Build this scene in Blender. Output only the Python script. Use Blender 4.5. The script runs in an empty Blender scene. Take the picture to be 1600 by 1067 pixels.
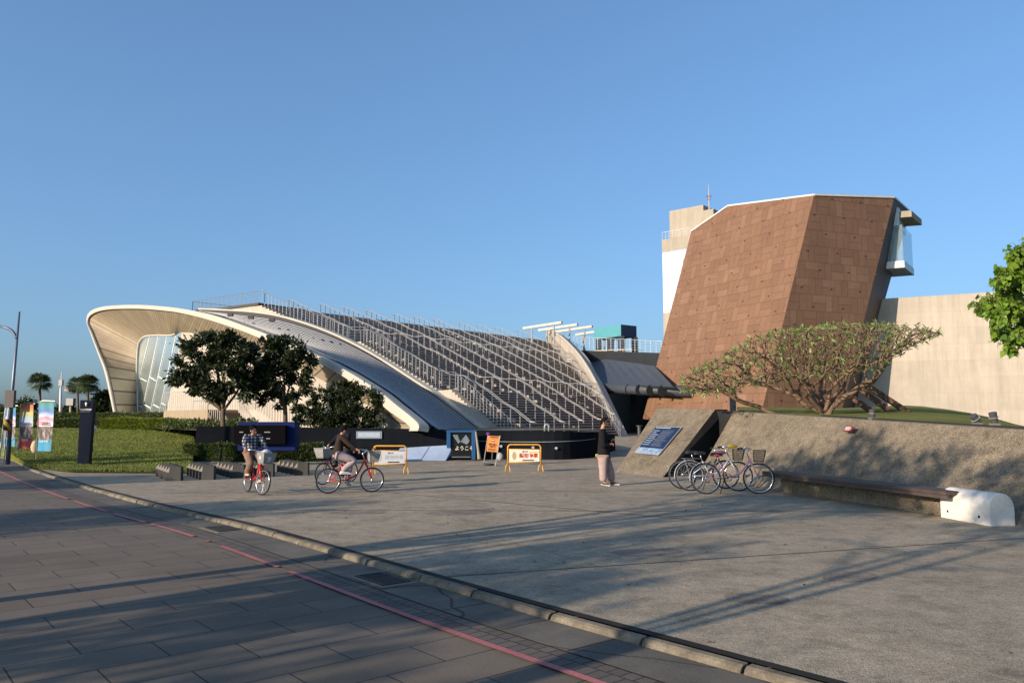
import bpy, bmesh, math, random
import numpy as np
from mathutils import Vector, Matrix, Euler
R = math.radians
scene = bpy.context.scene
# ---------------------------------------------------------------- camera
F = 1220.0; PITCH = math.atan((656-533.5)/F); EYE = 1.6
cam_d = bpy.data.cameras.new("camera"); cam = bpy.data.objects.new("camera", cam_d)
scene.collection.objects.link(cam); scene.camera = cam
cam_d.sensor_width = 36; cam_d.lens = F/1600*36; cam_d.clip_end = 3000; cam_d.clip_start = 0.05
cam.location = (0, 0, EYE); cam.rotation_euler = (math.pi/2+PITCH, 0, 0)
# ---------------------------------------------------------------- light
SUN_EL = 16.0; SAZ = 231.0
sdir = Vector((math.sin(R(SAZ))*math.cos(R(SUN_EL)), math.cos(R(SAZ))*math.cos(R(SUN_EL)), math.sin(R(SUN_EL))))
world = bpy.data.worlds.new("World"); scene.world = world; world.use_nodes = True
wn = world.node_tree; bgn = wn.nodes["Background"]
sky = wn.nodes.new("ShaderNodeTexSky"); sky.sky_type = 'NISHITA'; sky.sun_disc = False
sky.sun_elevation = R(SUN_EL); sky.sun_rotation = R(SAZ)
sky.air_density = 1.0; sky.dust_density = 2.2; sky.ozone_density = 4.5; sky.altitude = 10
sgm = wn.nodes.new("ShaderNodeGamma"); sgm.inputs[1].default_value = 0.70
smx = wn.nodes.new("ShaderNodeMix"); smx.data_type = 'RGBA'; smx.blend_type = 'MULTIPLY'; smx.inputs[0].default_value = 1.0
smx.inputs[7].default_value = (1.13, 1.42, 1.70, 1)
wn.links.new(sky.outputs[0], sgm.inputs[0]); wn.links.new(sgm.outputs[0], smx.inputs[6]); wn.links.new(smx.outputs[2], bgn.inputs[0]); bgn.inputs[1].default_value = 0.125
sl = bpy.data.lights.new("sun", 'SUN'); sl.energy = 4.9; sl.angle = R(0.53); sl.color = (1.0, 0.84, 0.66)
so = bpy.data.objects.new("sun", sl); scene.collection.objects.link(so)
so.rotation_euler = sdir.to_track_quat('Z', 'Y').to_euler(); so.location = (-20, -10, 30)
scene.view_settings.view_transform = 'Standard'; scene.view_settings.look = 'None'
scene.view_settings.exposure = 0.55; scene.view_settings.gamma = 1.0; scene.view_settings.use_curve_mapping = False
# ---------------------------------------------------------------- pixel helpers
cP, sP = math.cos(PITCH), math.sin(PITCH)
def ray(px, py):
    cx = (px-800)/F; cy = (533.5-py)/F
    return Vector((cx, cP-cy*sP, sP+cy*cP))
O = Vector((0, 0, EYE)); up = Vector((0, 0, 1))
def P(px, py, D):
    d = ray(px, py); return O + d*(D/d.y)
def G(px, py, z=0.0):
    d = ray(px, py); return O + d*((z-EYE)/d.z)
def PL(px, py, p0, n):
    d = ray(px, py); return O + d*((Vector(p0)-O).dot(n)/d.dot(n))
def on_plan(px, py, poly):
    """point of the vertical sheet over plan polyline seen at pixel"""
    d = ray(px, py); best = None
    for i in range(len(poly)-1):
        a, b = poly[i], poly[i+1]
        ex, ey = b[0]-a[0], b[1]-a[1]
        den = d.x*(-ey)+d.y*ex
        if abs(den) < 1e-9: continue
        # t*d = a + s*e
        t = (a[0]*(-ey)+a[1]*ex)/den
        s = ((t*d.x-a[0])*ex+(t*d.y-a[1])*ey)/(ex*ex+ey*ey)
        pen = max(0, -s, s-1)
        if t > 0 and (best is None or pen < best[0]): best = (pen, t)
    return O + d*best[1]
# ---------------------------------------------------------------- object helpers
COL = scene.collection
def root_loc(o):
    while o.parent: o = o.parent
    return o.location.copy()
def tag(o, label=None, cat=None, group=None, kind=None):
    if label: o['label'] = label
    if cat: o['category'] = cat
    if group: o['group'] = group
    if kind: o['kind'] = kind
    return o
def thing(name, label, cat, loc=(0,0,0), group=None, rot=None):
    o = bpy.data.objects.new(name, None); COL.objects.link(o); o.empty_display_size = .2
    o.location = loc
    if rot: o.rotation_euler = rot
    return tag(o, label, cat, group)
class MB:
    def __init__(s): s.v = []; s.f = []; s.m = []; s.uv = None
    def add(s, vs, fs, m=0):
        n = len(s.v); s.v += [Vector(v) for v in vs]
        for f in fs: s.f.append([i+n for i in f]); s.m.append(m)
    def quad(s, a, b, c, d, m=0): s.add([a, b, c, d], [(0,1,2,3)], m)
    def obox(s, o, ax, ay, az, m=0):
        """box from corner o and three edge vectors"""
        o, ax, ay, az = Vector(o), Vector(ax), Vector(ay), Vector(az)
        vs = [o, o+ax, o+ax+ay, o+ay, o+az, o+ax+az, o+ax+ay+az, o+ay+az]
        fs = [(0,3,2,1), (4,5,6,7), (0,1,5,4), (1,2,6,5), (2,3,7,6), (3,0,4,7)]
        if ax.cross(ay).dot(az) < 0: fs = [f[::-1] for f in fs]
        s.add(vs, fs, m)
    def box(s, c, sz, rz=0, m=0, rot=None):
        M = (rot if rot is not None else Matrix.Rotation(rz, 3, 'Z'))
        x, y, z = M@Vector((sz[0],0,0)), M@Vector((0,sz[1],0)), M@Vector((0,0,sz[2]))
        s.obox(Vector(c)-(x+y+z)/2, x, y, z, m)
    def prism(s, pts, ext, m=0):
        pts = [Vector(p) for p in pts]; ext = Vector(ext); n = len(pts)
        nr = Vector((0,0,0))
        for i in range(n): nr += pts[i].cross(pts[(i+1)%n])
        if nr.dot(ext) > 0: pts = pts[::-1]
        fs = [tuple(range(n)), tuple(range(2*n-1, n-1, -1))]
        for i in range(n): fs.append((i, i+n, (i+1)%n+n, (i+1)%n))
        s.add(pts+[p+ext for p in pts], fs, m)
    def tube(s, pts, r, n=6, m=0, cap=True, closed=False):
        pts = [Vector(p) for p in pts]; k = len(pts)
        rs = r if isinstance(r, (list, tuple)) else [r]*k
        base = len(s.v); ref = None
        for i, p in enumerate(pts):
            if closed: t = (pts[(i+1)%k]-pts[i-1])
            else: t = pts[min(i+1, k-1)]-pts[max(i-1, 0)]
            if t.length < 1e-9: t = Vector((0,0,1))
            t.normalize()
            if ref is None:
                ref = t.orthogonal().normalized()
            ref = (ref-t*ref.dot(t))
            if ref.length < 1e-6: ref = t.orthogonal()
            ref.normalize(); b = t.cross(ref)
            for j in range(n):
                a = 2*math.pi*j/n
                s.v.append(p+(ref*math.cos(a)+b*math.sin(a))*rs[i])
        segs = k if closed else k-1
        for i in range(segs):
            for j in range(n):
                a = base+i*n+j; b2 = base+i*n+(j+1)%n
                c = base+((i+1)%k)*n+(j+1)%n; d = base+((i+1)%k)*n+j
                s.f.append([a, b2, c, d]); s.m.append(m)
        if cap and not closed:
            s.f.append([base+j for j in range(n)][::-1]); s.m.append(m)
            s.f.append([base+(k-1)*n+j for j in range(n)]); s.m.append(m)
    def ring(s, c, R0, r, axis='Y', nseg=32, n=6, m=0, a0=0, a1=2*math.pi):
        c = Vector(c); full = abs(a1-a0-2*math.pi) < 1e-6
        k = nseg if full else nseg+1
        pts = []
        for i in range(k):
            a = a0+(a1-a0)*i/nseg
            pts.append(c+Vector((math.cos(a)*R0, 0, math.sin(a)*R0)))
        s.tube(pts, r, n, m, closed=full)
    def grid(s, rows, m=0, flip=False):
        n = len(s.v); w = len(rows[0])
        for r in rows: s.v += [Vector(p) for p in r]
        for i in range(len(rows)-1):
            for j in range(w-1):
                f = [n+i*w+j, n+i*w+j+1, n+(i+1)*w+j+1, n+(i+1)*w+j]
                s.f.append(f[::-1] if flip else f); s.m.append(m)
    def build(s, name, mat, parent=None, smooth=False, label=None, origin=None, puv=False, bevel=0, solid=0):
        me = bpy.data.meshes.new(name)
        if parent is not None: off = root_loc(parent)
        elif origin is not None: off = Vector(origin)
        else:
            xs = [v.x for v in s.v]; ys = [v.y for v in s.v]; zs = [v.z for v in s.v]
            off = Vector(((min(xs)+max(xs))/2, (min(ys)+max(ys))/2, min(zs)))
        me.from_pydata([tuple(v-off) for v in s.v], [], s.f)
        mats = mat if isinstance(mat, (list, tuple)) else [mat]
        for q in mats: me.materials.append(q)
        if len(mats) > 1: me.polygons.foreach_set('material_index', s.m)
        if smooth: me.polygons.foreach_set('use_smooth', [True]*len(me.polygons))
        if puv: planar_uv(me)
        if s.uv:
            ul = me.uv_layers.new(name='UVMap')
            for li, l in enumerate(me.loops): ul.data[li].uv = s.uv[l.vertex_index]
        me.update()
        o = bpy.data.objects.new(name, me); COL.objects.link(o)
        if parent is not None: o.parent = parent
        else: o.location = off
        if bevel:
            b = o.modifiers.new('bevel', 'BEVEL'); b.width = bevel; b.segments = 2; b.limit_method = 'ANGLE'
        if solid:
            b = o.modifiers.new('solid', 'SOLIDIFY'); b.thickness = solid; b.offset = 0
        if label: o['label'] = label
        return o
def planar_uv(me):
    ul = me.uv_layers.new(name='UVMap')
    for p in me.polygons:
        n = p.normal
        t = Vector((0,0,1)).cross(n)
        if t.length < .05: t = Vector((1,0,0))
        t.normalize(); b = n.cross(t)
        for li in p.loop_indices:
            co = me.vertices[me.loops[li].vertex_index].co
            ul.data[li].uv = (co.dot(t), co.dot(b))
def dup(root, loc, rot=None, label=None, group=None, mats=None):
    def cp(o, par):
        c = o.copy(); COL.objects.link(c)
        if par is not None: c.parent = par
        for ch in list(o.children): cp(ch, c)
        return c
    r = cp(root, None); r.location = loc
    if rot is not None: r.rotation_euler = rot
    if label: r['label'] = label
    if group: r['group'] = group
    return r
def np_mesh(name, verts, faces4, mat, parent=None, smooth=False, off=None):
    me = bpy.data.meshes.new(name); nv = len(verts); nf = len(faces4)
    off = np.array(root_loc(parent)) if parent is not None else (np.zeros(3) if off is None else np.array(off))
    k = faces4.shape[1]
    me.vertices.add(nv); me.vertices.foreach_set('co', (verts-off).astype(np.float32).ravel())
    me.loops.add(nf*k); me.loops.foreach_set('vertex_index', faces4.astype(np.int32).ravel())
    me.polygons.add(nf); me.polygons.foreach_set('loop_start', np.arange(0, nf*k, k, dtype=np.int32))
    me.polygons.foreach_set('loop_total', np.full(nf, k, dtype=np.int32))
    if smooth: me.polygons.foreach_set('use_smooth', np.ones(nf, dtype=bool))
    me.materials.append(mat); me.update(calc_edges=True); me.validate()
    o = bpy.data.objects.new(name, me); COL.objects.link(o)
    if parent is not None: o.parent = parent
    else: o.location = off
    return o
# ---------------------------------------------------------------- materials
def new_mat(name):
    m = bpy.data.materials.new(name); m.use_nodes = True
    nt = m.node_tree; return m, nt, nt.nodes['Principled BSDF']
def N(nt, t, **kw):
    n = nt.nodes.new(t)
    for k, v in kw.items(): setattr(n, k, v)
    return n
def L(nt, a, b): nt.links.new(a, b)
def ramp(nt, fac, stops):
    r = N(nt, 'ShaderNodeValToRGB'); cr = r.color_ramp
    while len(cr.elements) < len(stops): cr.elements.new(.5)
    for e, (p, c) in zip(cr.elements, stops):
        e.position = p; e.color = (*c, 1) if len(c) == 3 else c
    L(nt, fac, r.inputs[0]); return r.outputs[0]
def mixc(nt, fac, a, b, mode='MIX'):
    n = N(nt, 'ShaderNodeMix', data_type='RGBA', blend_type=mode)
    for idx, v in ((0, fac), (6, a), (7, b)):
        if hasattr(v, 'links') or hasattr(v, 'is_linked'): L(nt, v, n.inputs[idx])
        else: n.inputs[idx].default_value = v if idx == 0 else (*v, 1)
    return n.outputs[2]
def noise(nt, vec, scale, detail=4, rough=.6):
    n = N(nt, 'ShaderNodeTexNoise'); n.inputs['Scale'].default_value = scale
    n.inputs['Detail'].default_value = detail; n.inputs['Roughness'].default_value = rough
    if vec is not None: L(nt, vec, n.inputs['Vector'])
    return n.outputs[0]
def math_(nt, op, a, b=None, c=None):
    n = N(nt, 'ShaderNodeMath', operation=op)
    for i, v in enumerate((a, b, c)):
        if v is None: continue
        if hasattr(v, 'is_linked'): L(nt, v, n.inputs[i])
        else: n.inputs[i].default_value = v
    return n.outputs[0]
def bump(nt, bsdf, h, strength=.3, dist=.02):
    b = N(nt, 'ShaderNodeBump'); b.inputs['Strength'].default_value = strength
    b.inputs['Distance'].default_value = dist; L(nt, h, b.inputs['Height']); L(nt, b.outputs[0], bsdf.inputs['Normal'])
def coords(nt, kind='Object'):
    return N(nt, 'ShaderNodeTexCoord').outputs[kind]
def geo_pos(nt): return N(nt, 'ShaderNodeNewGeometry').outputs['Position']
_mc = {}
def mat(name, col, rough=.6, metal=0, var=.12, scale=3, bmp=0, bscale=60, spec=.5, fine=0):
    if name in _mc: return _mc[name]
    m, nt, b = new_mat(name)
    pos = geo_pos(nt) if False else coords(nt)
    f = noise(nt, pos, scale, 5)
    lo = tuple(max(0, c*(1-var)) for c in col); hi = tuple(min(1, c*(1+var)) for c in col)
    c = ramp(nt, f, [(.3, lo), (.7, hi)])
    if fine:
        f2 = noise(nt, pos, bscale, 3)
        k = ramp(nt, f2, [(.3, (1-fine,)*3), (.7, (1+fine*.6,)*3)])
        c = mixc(nt, 1.0, c, k, 'MULTIPLY')
    L(nt, c, b.inputs['Base Color'])
    b.inputs['Roughness'].default_value = rough; b.inputs['Metallic'].default_value = metal
    b.inputs['Specular IOR Level'].default_value = spec
    if bmp: bump(nt, b, noise(nt, pos, bscale, 4), bmp, .01)
    _mc[name] = m; return m
def plain(name, col, rough=.5, metal=0, spec=.3): return mat(name, col, rough, metal, .06, 4, 0, 60, spec)

def mat_aggregate(name, c_lo, c_hi, scale=60, var=.2, stain=None):
    m, nt, b = new_mat(name); pos = geo_pos(nt)
    v = N(nt, 'ShaderNodeTexVoronoi'); v.inputs['Scale'].default_value = scale; L(nt, pos, v.inputs['Vector'])
    sep = N(nt, 'ShaderNodeSeparateColor'); L(nt, v.outputs['Color'], sep.inputs[0])
    c = ramp(nt, sep.outputs[0], [(.0, c_lo), (.6, tuple((a+b2)/2 for a, b2 in zip(c_lo, c_hi))), (1, c_hi)])
    big = noise(nt, pos, .7, 6, .65)
    k = ramp(nt, big, [(.3, (1-var,)*3), (.7, (1+var,)*3)])
    c = mixc(nt, 1.0, c, k, 'MULTIPLY')
    med = noise(nt, pos, 5, 6, .7)
    c = mixc(nt, 1.0, c, ramp(nt, med, [(.3, (.8,)*3), (.65, (1.1,)*3)]), 'MULTIPLY')
    pt = noise(nt, pos, 2.3, 8, .8); c = mixc(nt, 1.0, c, ramp(nt, pt, [(.38, (.72,)*3), (.5, (1,)*3), (.68, (1.12,)*3)]), 'MULTIPLY')
    if stain:
        s = noise(nt, pos, .35, 6, .75)
        c = mixc(nt, ramp(nt, s, [(.52, (0,)*3), (.66, (.6,)*3)]), c, stain)
    L(nt, c, b.inputs['Base Color']); b.inputs['Roughness'].default_value = .9
    b.inputs['Specular IOR Level'].default_value = .25
    bump(nt, b, v.outputs['Distance'], .5, .008)
    return m
M = {}
M['plaza'] = mat_aggregate('exposed_aggregate_paving', (.235,.19,.132), (.44,.36,.255), 95, .24, (.15,.125,.10))
M['wallagg'] = mat_aggregate('pebble_dash_wall', (.085,.068,.048), (.29,.235,.165), 75, .2)
def mat_concrete(name, col, pw=2.4, ph=1.2, line=.75, var=.1, uvs='UV', weather=.12, lw=.012, off=0.0):
    m, nt, b = new_mat(name); uv = coords(nt, uvs) if uvs != 'POS' else geo_pos(nt)
    br = N(nt, 'ShaderNodeTexBrick'); br.offset = off; br.inputs['Scale'].default_value = 1
    br.inputs['Brick Width'].default_value = pw; br.inputs['Row Height'].default_value = ph
    br.inputs['Mortar Size'].default_value = lw; br.inputs['Mortar Smooth'].default_value = .3
    lo = tuple(c*(1-var) for c in col); hi = tuple(min(1, c*(1+var)) for c in col)
    br.inputs['Color1'].default_value = (*lo, 1); br.inputs['Color2'].default_value = (*hi, 1)
    br.inputs['Mortar'].default_value = (*[c*line for c in col], 1)
    L(nt, uv, br.inputs['Vector'])
    p = geo_pos(nt)
    n1 = noise(nt, p, .5, 7, .7)
    c = mixc(nt, 1.0, br.outputs['Color'], ramp(nt, n1, [(.3, (1-weather,)*3), (.7, (1+weather*.6,)*3)]), 'MULTIPLY')
    mp = N(nt, 'ShaderNodeMapping'); mp.inputs['Scale'].default_value = (2.5, 2.5, .25); L(nt, p, mp.inputs[0])
    st = noise(nt, mp.outputs[0], 1.2, 6, .7)
    c = mixc(nt, 1.0, c, ramp(nt, st, [(.35, (1-weather,)*3), (.62, (1.04,)*3)]), 'MULTIPLY')
    L(nt, c, b.inputs['Base Color']); b.inputs['Roughness'].default_value = .85
    b.inputs['Specular IOR Level'].default_value = .3
    if 'granite' in name: b.inputs['Specular IOR Level'].default_value = .06
    bump(nt, b, br.outputs['Fac'], -.3, .01)
    return m
M['cream'] = mat_concrete('cream_concrete', (.44,.385,.315), 3.6, 1.2, .86, .03)
M['bigwall'] = mat_concrete('board_marked_sandstone_concrete', (.43,.37,.30), 3.4, 1.15, .84, .045, off=.37, weather=.12)
M['towerconc'] = mat_concrete('grey_beige_concrete', (.36,.31,.245), 2.0, 2.6, .85, .05)
M['whitepanel'] = mat_concrete('white_enamel_panel', (.62,.66,.72), 1.6, 2.7, .45, .015, lw=.05, weather=.03)
M['granite'] = mat_concrete('dark_granite_cladding', (.0085,.0105,.014), 1.2, .6, .5, .12, weather=.2, lw=.006)
def mat_brickfloor(name, c1, c2, mortar, w, h, lw, uvs='UV', rot=0, bmp=.4, off=.5, rough=.85, speck=0):
    m, nt, b = new_mat(name); uv = coords(nt, 'UV') if uvs == 'UV' else geo_pos(nt)
    if rot:
        mp = N(nt, 'ShaderNodeMapping'); mp.inputs['Rotation'].default_value = (0, 0, rot); L(nt, uv, mp.inputs[0]); uv = mp.outputs[0]
    br = N(nt, 'ShaderNodeTexBrick'); br.offset = off; br.inputs['Scale'].default_value = 1
    br.inputs['Brick Width'].default_value = w; br.inputs['Row Height'].default_value = h
    br.inputs['Mortar Size'].default_value = lw; br.inputs['Mortar Smooth'].default_value = .2
    br.inputs['Bias'].default_value = 0
    br.inputs['Color1'].default_value = (*c1, 1); br.inputs['Color2'].default_value = (*c2, 1); br.inputs['Mortar'].default_value = (*mortar, 1)
    L(nt, uv, br.inputs['Vector']); p = geo_pos(nt)
    c = mixc(nt, 1.0, br.outputs['Color'], ramp(nt, noise(nt, p, .6, 7, .7), [(.3, (.78,)*3), (.7, (1.15,)*3)]), 'MULTIPLY')
    c = mixc(nt, 1.0, c, ramp(nt, noise(nt, p, 90, 3, .7), [(.3, (.75,)*3), (.7, (1.2,)*3)]), 'MULTIPLY')
    L(nt, c, b.inputs['Base Color']); b.inputs['Roughness'].default_value = rough; b.inputs['Specular IOR Level'].default_value = .3
    h = math_(nt, 'ADD', math_(nt, 'MULTIPLY', br.outputs['Fac'], -1.0), math_(nt, 'MULTIPLY', noise(nt, p, 120, 3), .35))
    bump(nt, b, h, bmp, .008)
    return m
KA = math.atan2(-.76, .65)
M['pavers'] = mat_brickfloor('granite_pavers', (.135,.108,.080), (.165,.132,.099), (.03,.025,.02), .95, .46, .0065, 'POS', math.pi/2-KA if False else -(KA+math.pi/2))
M['smallpav'] = mat_brickfloor('small_dark_setts', (.10,.082,.066), (.14,.115,.092), (.02,.018,.016), .115, .40, .006, 'UV', 0, off=.5)
def mat_seal(name, col, crack=True):
    m, nt, b = new_mat(name); p = geo_pos(nt)
    c = ramp(nt, noise(nt, p, 1.3, 8, .75), [(.3, tuple(x*.65 for x in col)), (.7, tuple(x*1.35 for x in col))])
    c = mixc(nt, 1.0, c, ramp(nt, noise(nt, p, 70, 4, .7), [(.3, (.7,)*3), (.7, (1.25,)*3)]), 'MULTIPLY')
    if crack:
        w = N(nt, 'ShaderNodeTexVoronoi', feature='DISTANCE_TO_EDGE'); w.inputs['Scale'].default_value = .55
        mx = N(nt, 'ShaderNodeMix', data_type='VECTOR'); mx.inputs[0].default_value = .12
        L(nt, p, mx.inputs[4]); nn = N(nt, 'ShaderNodeTexNoise'); nn.inputs['Scale'].default_value = 3; nn.inputs['Detail'].default_value = 8; L(nt, p, nn.inputs['Vector']); L(nt, nn.outputs['Color'], mx.inputs[5])
        L(nt, mx.outputs[1], w.inputs['Vector'])
        k = ramp(nt, w.outputs['Distance'], [(.0, (1,)*3), (.006, (0,)*3)])
        c = mixc(nt, k, c, tuple(x*.2 for x in col))
    L(nt, c, b.inputs['Base Color']); b.inputs['Roughness'].default_value = .9; b.inputs['Specular IOR Level'].default_value = .25
    bump(nt, b, noise(nt, p, 60, 5), .35, .008)
    return m
M['gutter'] = mat_seal('cracked_concrete_gutter', (.125,.11,.088))
M['joint'] = mat_seal('dark_soil_joint', (.022,.018,.014), False)
M['kerb'] = mat('kerb_stone', (.16,.135,.098), .9, var=.5, scale=4, bmp=.4, bscale=50, spec=.3, fine=.25)
M['ground'] = mat('far_ground', (.06,.065,.04), .95, var=.3, scale=.1)
# ================================================================ SETTING
def smooth_poly(pts, n=8):
    out = []
    k = len(pts)
    for i in range(k-1):
        p0 = Vector(pts[max(i-1,0)]); p1 = Vector(pts[i]); p2 = Vector(pts[i+1]); p3 = Vector(pts[min(i+2,k-1)])
        for j in range(n):
            t = j/n
            out.append(.5*((2*p1)+(p2-p0)*t+(2*p0-5*p1+4*p2-p3)*t*t+(3*p1-p0-3*p2+p3)*t**3))
    out.append(Vector(pts[-1])); return out
kp = [G(x, y) for x, y in ((0,712),(60,733),(130,755),(250,786),(410,822),(800,930),(1320,1067))]
kp = [Vector((kp[0].x-14, kp[0].y+13, 0))]+kp+[kp[-1]+(kp[-1]-kp[-2]).normalized()*14]
KL = smooth_poly([(p.x, p.y, 0) for p in kp], 10)
def offs(poly, d):
    """shift to the left-hand (road) side"""
    out = []
    for i, p in enumerate(poly):
        t = (poly[min(i+1, len(poly)-1)]-poly[max(i-1, 0)]); t.z = 0; t.normalize()
        n = Vector((t.y, -t.x, 0))   # road side
        out.append(p+n*d)
    return out
# check side: road side must be toward -X,-Y
def ribbon(name, mt, d0, d1, z0, z1, poly=KL, zlow=None):
    a = offs(poly, d0); b = offs(poly, d1); mb = MB(); uv = []
    s = 0; rows = []
    for i in range(len(poly)):
        if i: s += (poly[i]-poly[i-1]).length
        mb.v += [Vector((a[i].x, a[i].y, z0)), Vector((b[i].x, b[i].y, z1))]; uv += [(s, d0), (s, d1)]
    for i in range(len(poly)-1):
        mb.f.append([2*i, 2*i+1, 2*i+3, 2*i+2]); mb.m.append(0)
    mb.uv = uv
    o = mb.build(name, mt); tag(o, kind='structure'); return o
# far ground
g = MB(); g.quad((-900,-300,-.25), (900,-300,-.25), (900,1500,-.25), (-900,1500,-.25)); tag(g.build('ground', M['ground']), kind='structure')
# road of big pavers
g = MB(); g.quad((-120,-40,-.075), (40,-40,-.075), (40,110,-.075), (-120,110,-.075)); tag(g.build('road', M['pavers']), kind='structure')
# plaza sheet: right of the kerb line
g = MB(); left = [p for p in KL]
n = len(left)
for p in left: g.v.append(Vector((p.x, p.y, 0)))
for p in left: g.v.append(Vector((p.x+75 if p.y < 30 else p.x+75, max(p.y, p.y)+28, 0)))
for i in range(n-1): g.f.append([i, i+1, n+i+1, n+i]); g.m.append(0)
plz = g.build('plaza', M['plaza']); tag(plz, kind='structure')
ribbon('joint_gap', M['joint'], -.02, .075, .004, .004)
ribbon('gutter', M['gutter'], .165, .68, -.055, -.058)
ribbon('sett_strip', M['smallpav'], .68, .95, -.064, -.064)
pk = mat('worn_pink_line', (.42,.13,.13), .8, var=.25, scale=1.5, fine=.3, bscale=40)
# pink line with worn gaps
def pink(s0, s1):
    acc = 0; sub = []
    for i in range(1, len(KF)):
        acc += (KF[i]-KF[i-1]).length
        if s0 <= acc <= s1: sub.append(KF[i])
    return sub
KF = smooth_poly([tuple(p) for p in KL], 6)
tot = 0
ya = G(0,728).y
runs = []; cur = []
rg = random.Random(4)
def in_gap(p):
    # px of the line at this point
    q = p; D = q.y
    if D < .5: return False
    px = 800+F*q.x/D
    for a, b in ((-900,-20), (312,330), (338,352), (443,456), (238,246), (178,186), (118,124)):
        if a < px < b: return True
    return False
ol = offs(KF, .99)
for i, p in enumerate(KF):
    if in_gap(ol[i]):
        if len(cur) > 1: runs.append(cur)
        cur = []
    else: cur.append(p)
if len(cur) > 1: runs.append(cur)
mb = MB()
for rn in runs:
    a = offs(rn, .957); b = offs(rn, 1.025)
    for i in range(len(rn)-1):
        mb.quad((a[i].x,a[i].y,-.06), (b[i].x,b[i].y,-.06), (b[i+1].x,b[i+1].y,-.06), (a[i+1].x,a[i+1].y,-.06))
tag(mb.build('pink_line', pk), kind='structure')
# kerb stones (one mesh, setting)
mb = MB(); acc = 0; rg = random.Random(2)
seg = []; S = 0; cum = [0]
for i in range(1, len(KF)): cum.append(cum[-1]+(KF[i]-KF[i-1]).length)
def at_s(s):
    import bisect
    i = min(max(bisect.bisect_left(cum, s), 1), len(cum)-1)
    t = (s-cum[i-1])/(cum[i]-cum[i-1]); return KF[i-1].lerp(KF[i], t)
s = 0
while s < cum[-1]-1.2:
    L_ = rg.uniform(.85, 1.15)
    a, b = at_s(s+.012), at_s(s+L_-.012)
    t = (b-a).normalized(); nrm = Vector((t.y, -t.x, 0)); j = rg.uniform(-.008, .008); dz = rg.uniform(-.008, .006)
    prof = [(.075+j,-.1), (.075+j,.003+dz), (.138+j,.0+dz), (.162+j,-.014+dz), (.178+j,-.05), (.182+j,-.12)]
    mb.prism([a+nrm*d+Vector((0,0,z)) for d, z in prof], b-a)
    s += L_
tag(mb.build('kerb', M['kerb'], bevel=.006), kind='structure')
# cast joints in the plaza
mb = MB(); mj = plain('joint_sealant', (.30,.26,.19), .9)
mjd = plain('joint_dark', (.05,.045,.04), .9)
def strip(mb, a, b, w, z, m=0):
    a = Vector(a); b = Vector(b); t = (b-a).normalized(); n_ = Vector((-t.y, t.x, 0))*w/2; zz = Vector((0,0,z))
    mb.quad(a-n_+zz, b-n_+zz, b+n_+zz, a+n_+zz, m)
j1a, j1b = G(670,810), G(1600,1068)
strip(mb, j1a+(j1a-j1b)*.0, j1b+(j1b-j1a)*.5, .028, .004)
tag(mb.build('joint_light', mj), kind='structure')
mb = MB()
strip(mb, G(560,910), G(1640,838), .020, .0045)
strip(mb, G(330,796), G(1420,800), .026, .0045)
strip(mb, G(470,757), G(1080,812), .03, .0047)
strip(mb, G(250,770), G(1300,765), .035, .0049)
tag(mb.build('joint_dark', mjd), kind='structure')

# repaired patches in the plaza
pm_ = mat_aggregate('patched_aggregate', (.16,.13,.10), (.30,.25,.19), 110, .25)
for i_, (px_, py_, w_, h_, a_) in enumerate(((1010,862,.9,.5,.3),(720,800,1.3,.7,.5),(1180,935,.55,.4,-.2),(560,800,1.0,.6,.1),(1330,900,.7,.45,.7))):
    c_ = G(px_, py_); mb = MB(); rg_ = random.Random(i_); pts_ = []
    for k_ in range(14):
        t_ = 2*math.pi*k_/14; r_ = (abs(math.cos(t_))**3+abs(math.sin(t_))**3)**(-1/3)*rg_.uniform(.88,1.08); pts_.append(c_+Matrix.Rotation(a_,3,'Z')@Vector((math.cos(t_)*w_/2*r_, math.sin(t_)*h_/2*r_, .003)))
    mb.add(pts_, [tuple(range(14))]); tag(mb.build('paving_patch', pm_), kind='structure')
# ---- lawn
def mat_grass(name, c1, c2, scale=1.0):
    m, nt, b = new_mat(name); p = geo_pos(nt)
    c = ramp(nt, noise(nt, p, .35*scale, 6, .7), [(.3, c1), (.7, c2)])
    c = mixc(nt, 1.0, c, ramp(nt, noise(nt, p, 14, 6, .75), [(.3, (.55,)*3), (.7, (1.35,)*3)]), 'MULTIPLY')
    L(nt, c, b.inputs['Base Color']); b.inputs['Roughness'].default_value = .95; b.inputs['Specular IOR Level'].default_value = .1
    bump(nt, b, noise(nt, p, 40, 5, .8), .9, .05)
    return m
M['grass'] = mat_grass('lawn_grass', (.09,.12,.018), (.22,.23,.038))
def lawn_front(px):
    # plan point along the plaza/kerb edge for a pixel column
    if px <= 60: return G(px, np.interp(px, [-400,0,60], [672,708,730]), .03)
    return G(px, np.interp(px, [60,120,240,300], [730,737,738,739]), .03)
def lawn_z(D, px):
    t = min(max((D-24)/26, 0), 1); t = t*t*(3-2*t)
    return .06+1.05*t
rows = []
for i in range(61):
    px = -420+i*(308+420)/60
    f = lawn_front(px); r = []
    for j in range(30):
        t = j/29; D = f.y+(62-f.y)*t if f.y < 55 else f.y+8*t
        X = (px-800)/F*D*1.003
        z = max(.04, lawn_z(D, px)) if j else .03
        r.append((X, D, z))
    rows.append(r)
mb = MB(); mb.grid(rows, flip=True); lawn = mb.build('lawn', M['grass'], smooth=True); tag(lawn, kind='structure')
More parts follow.
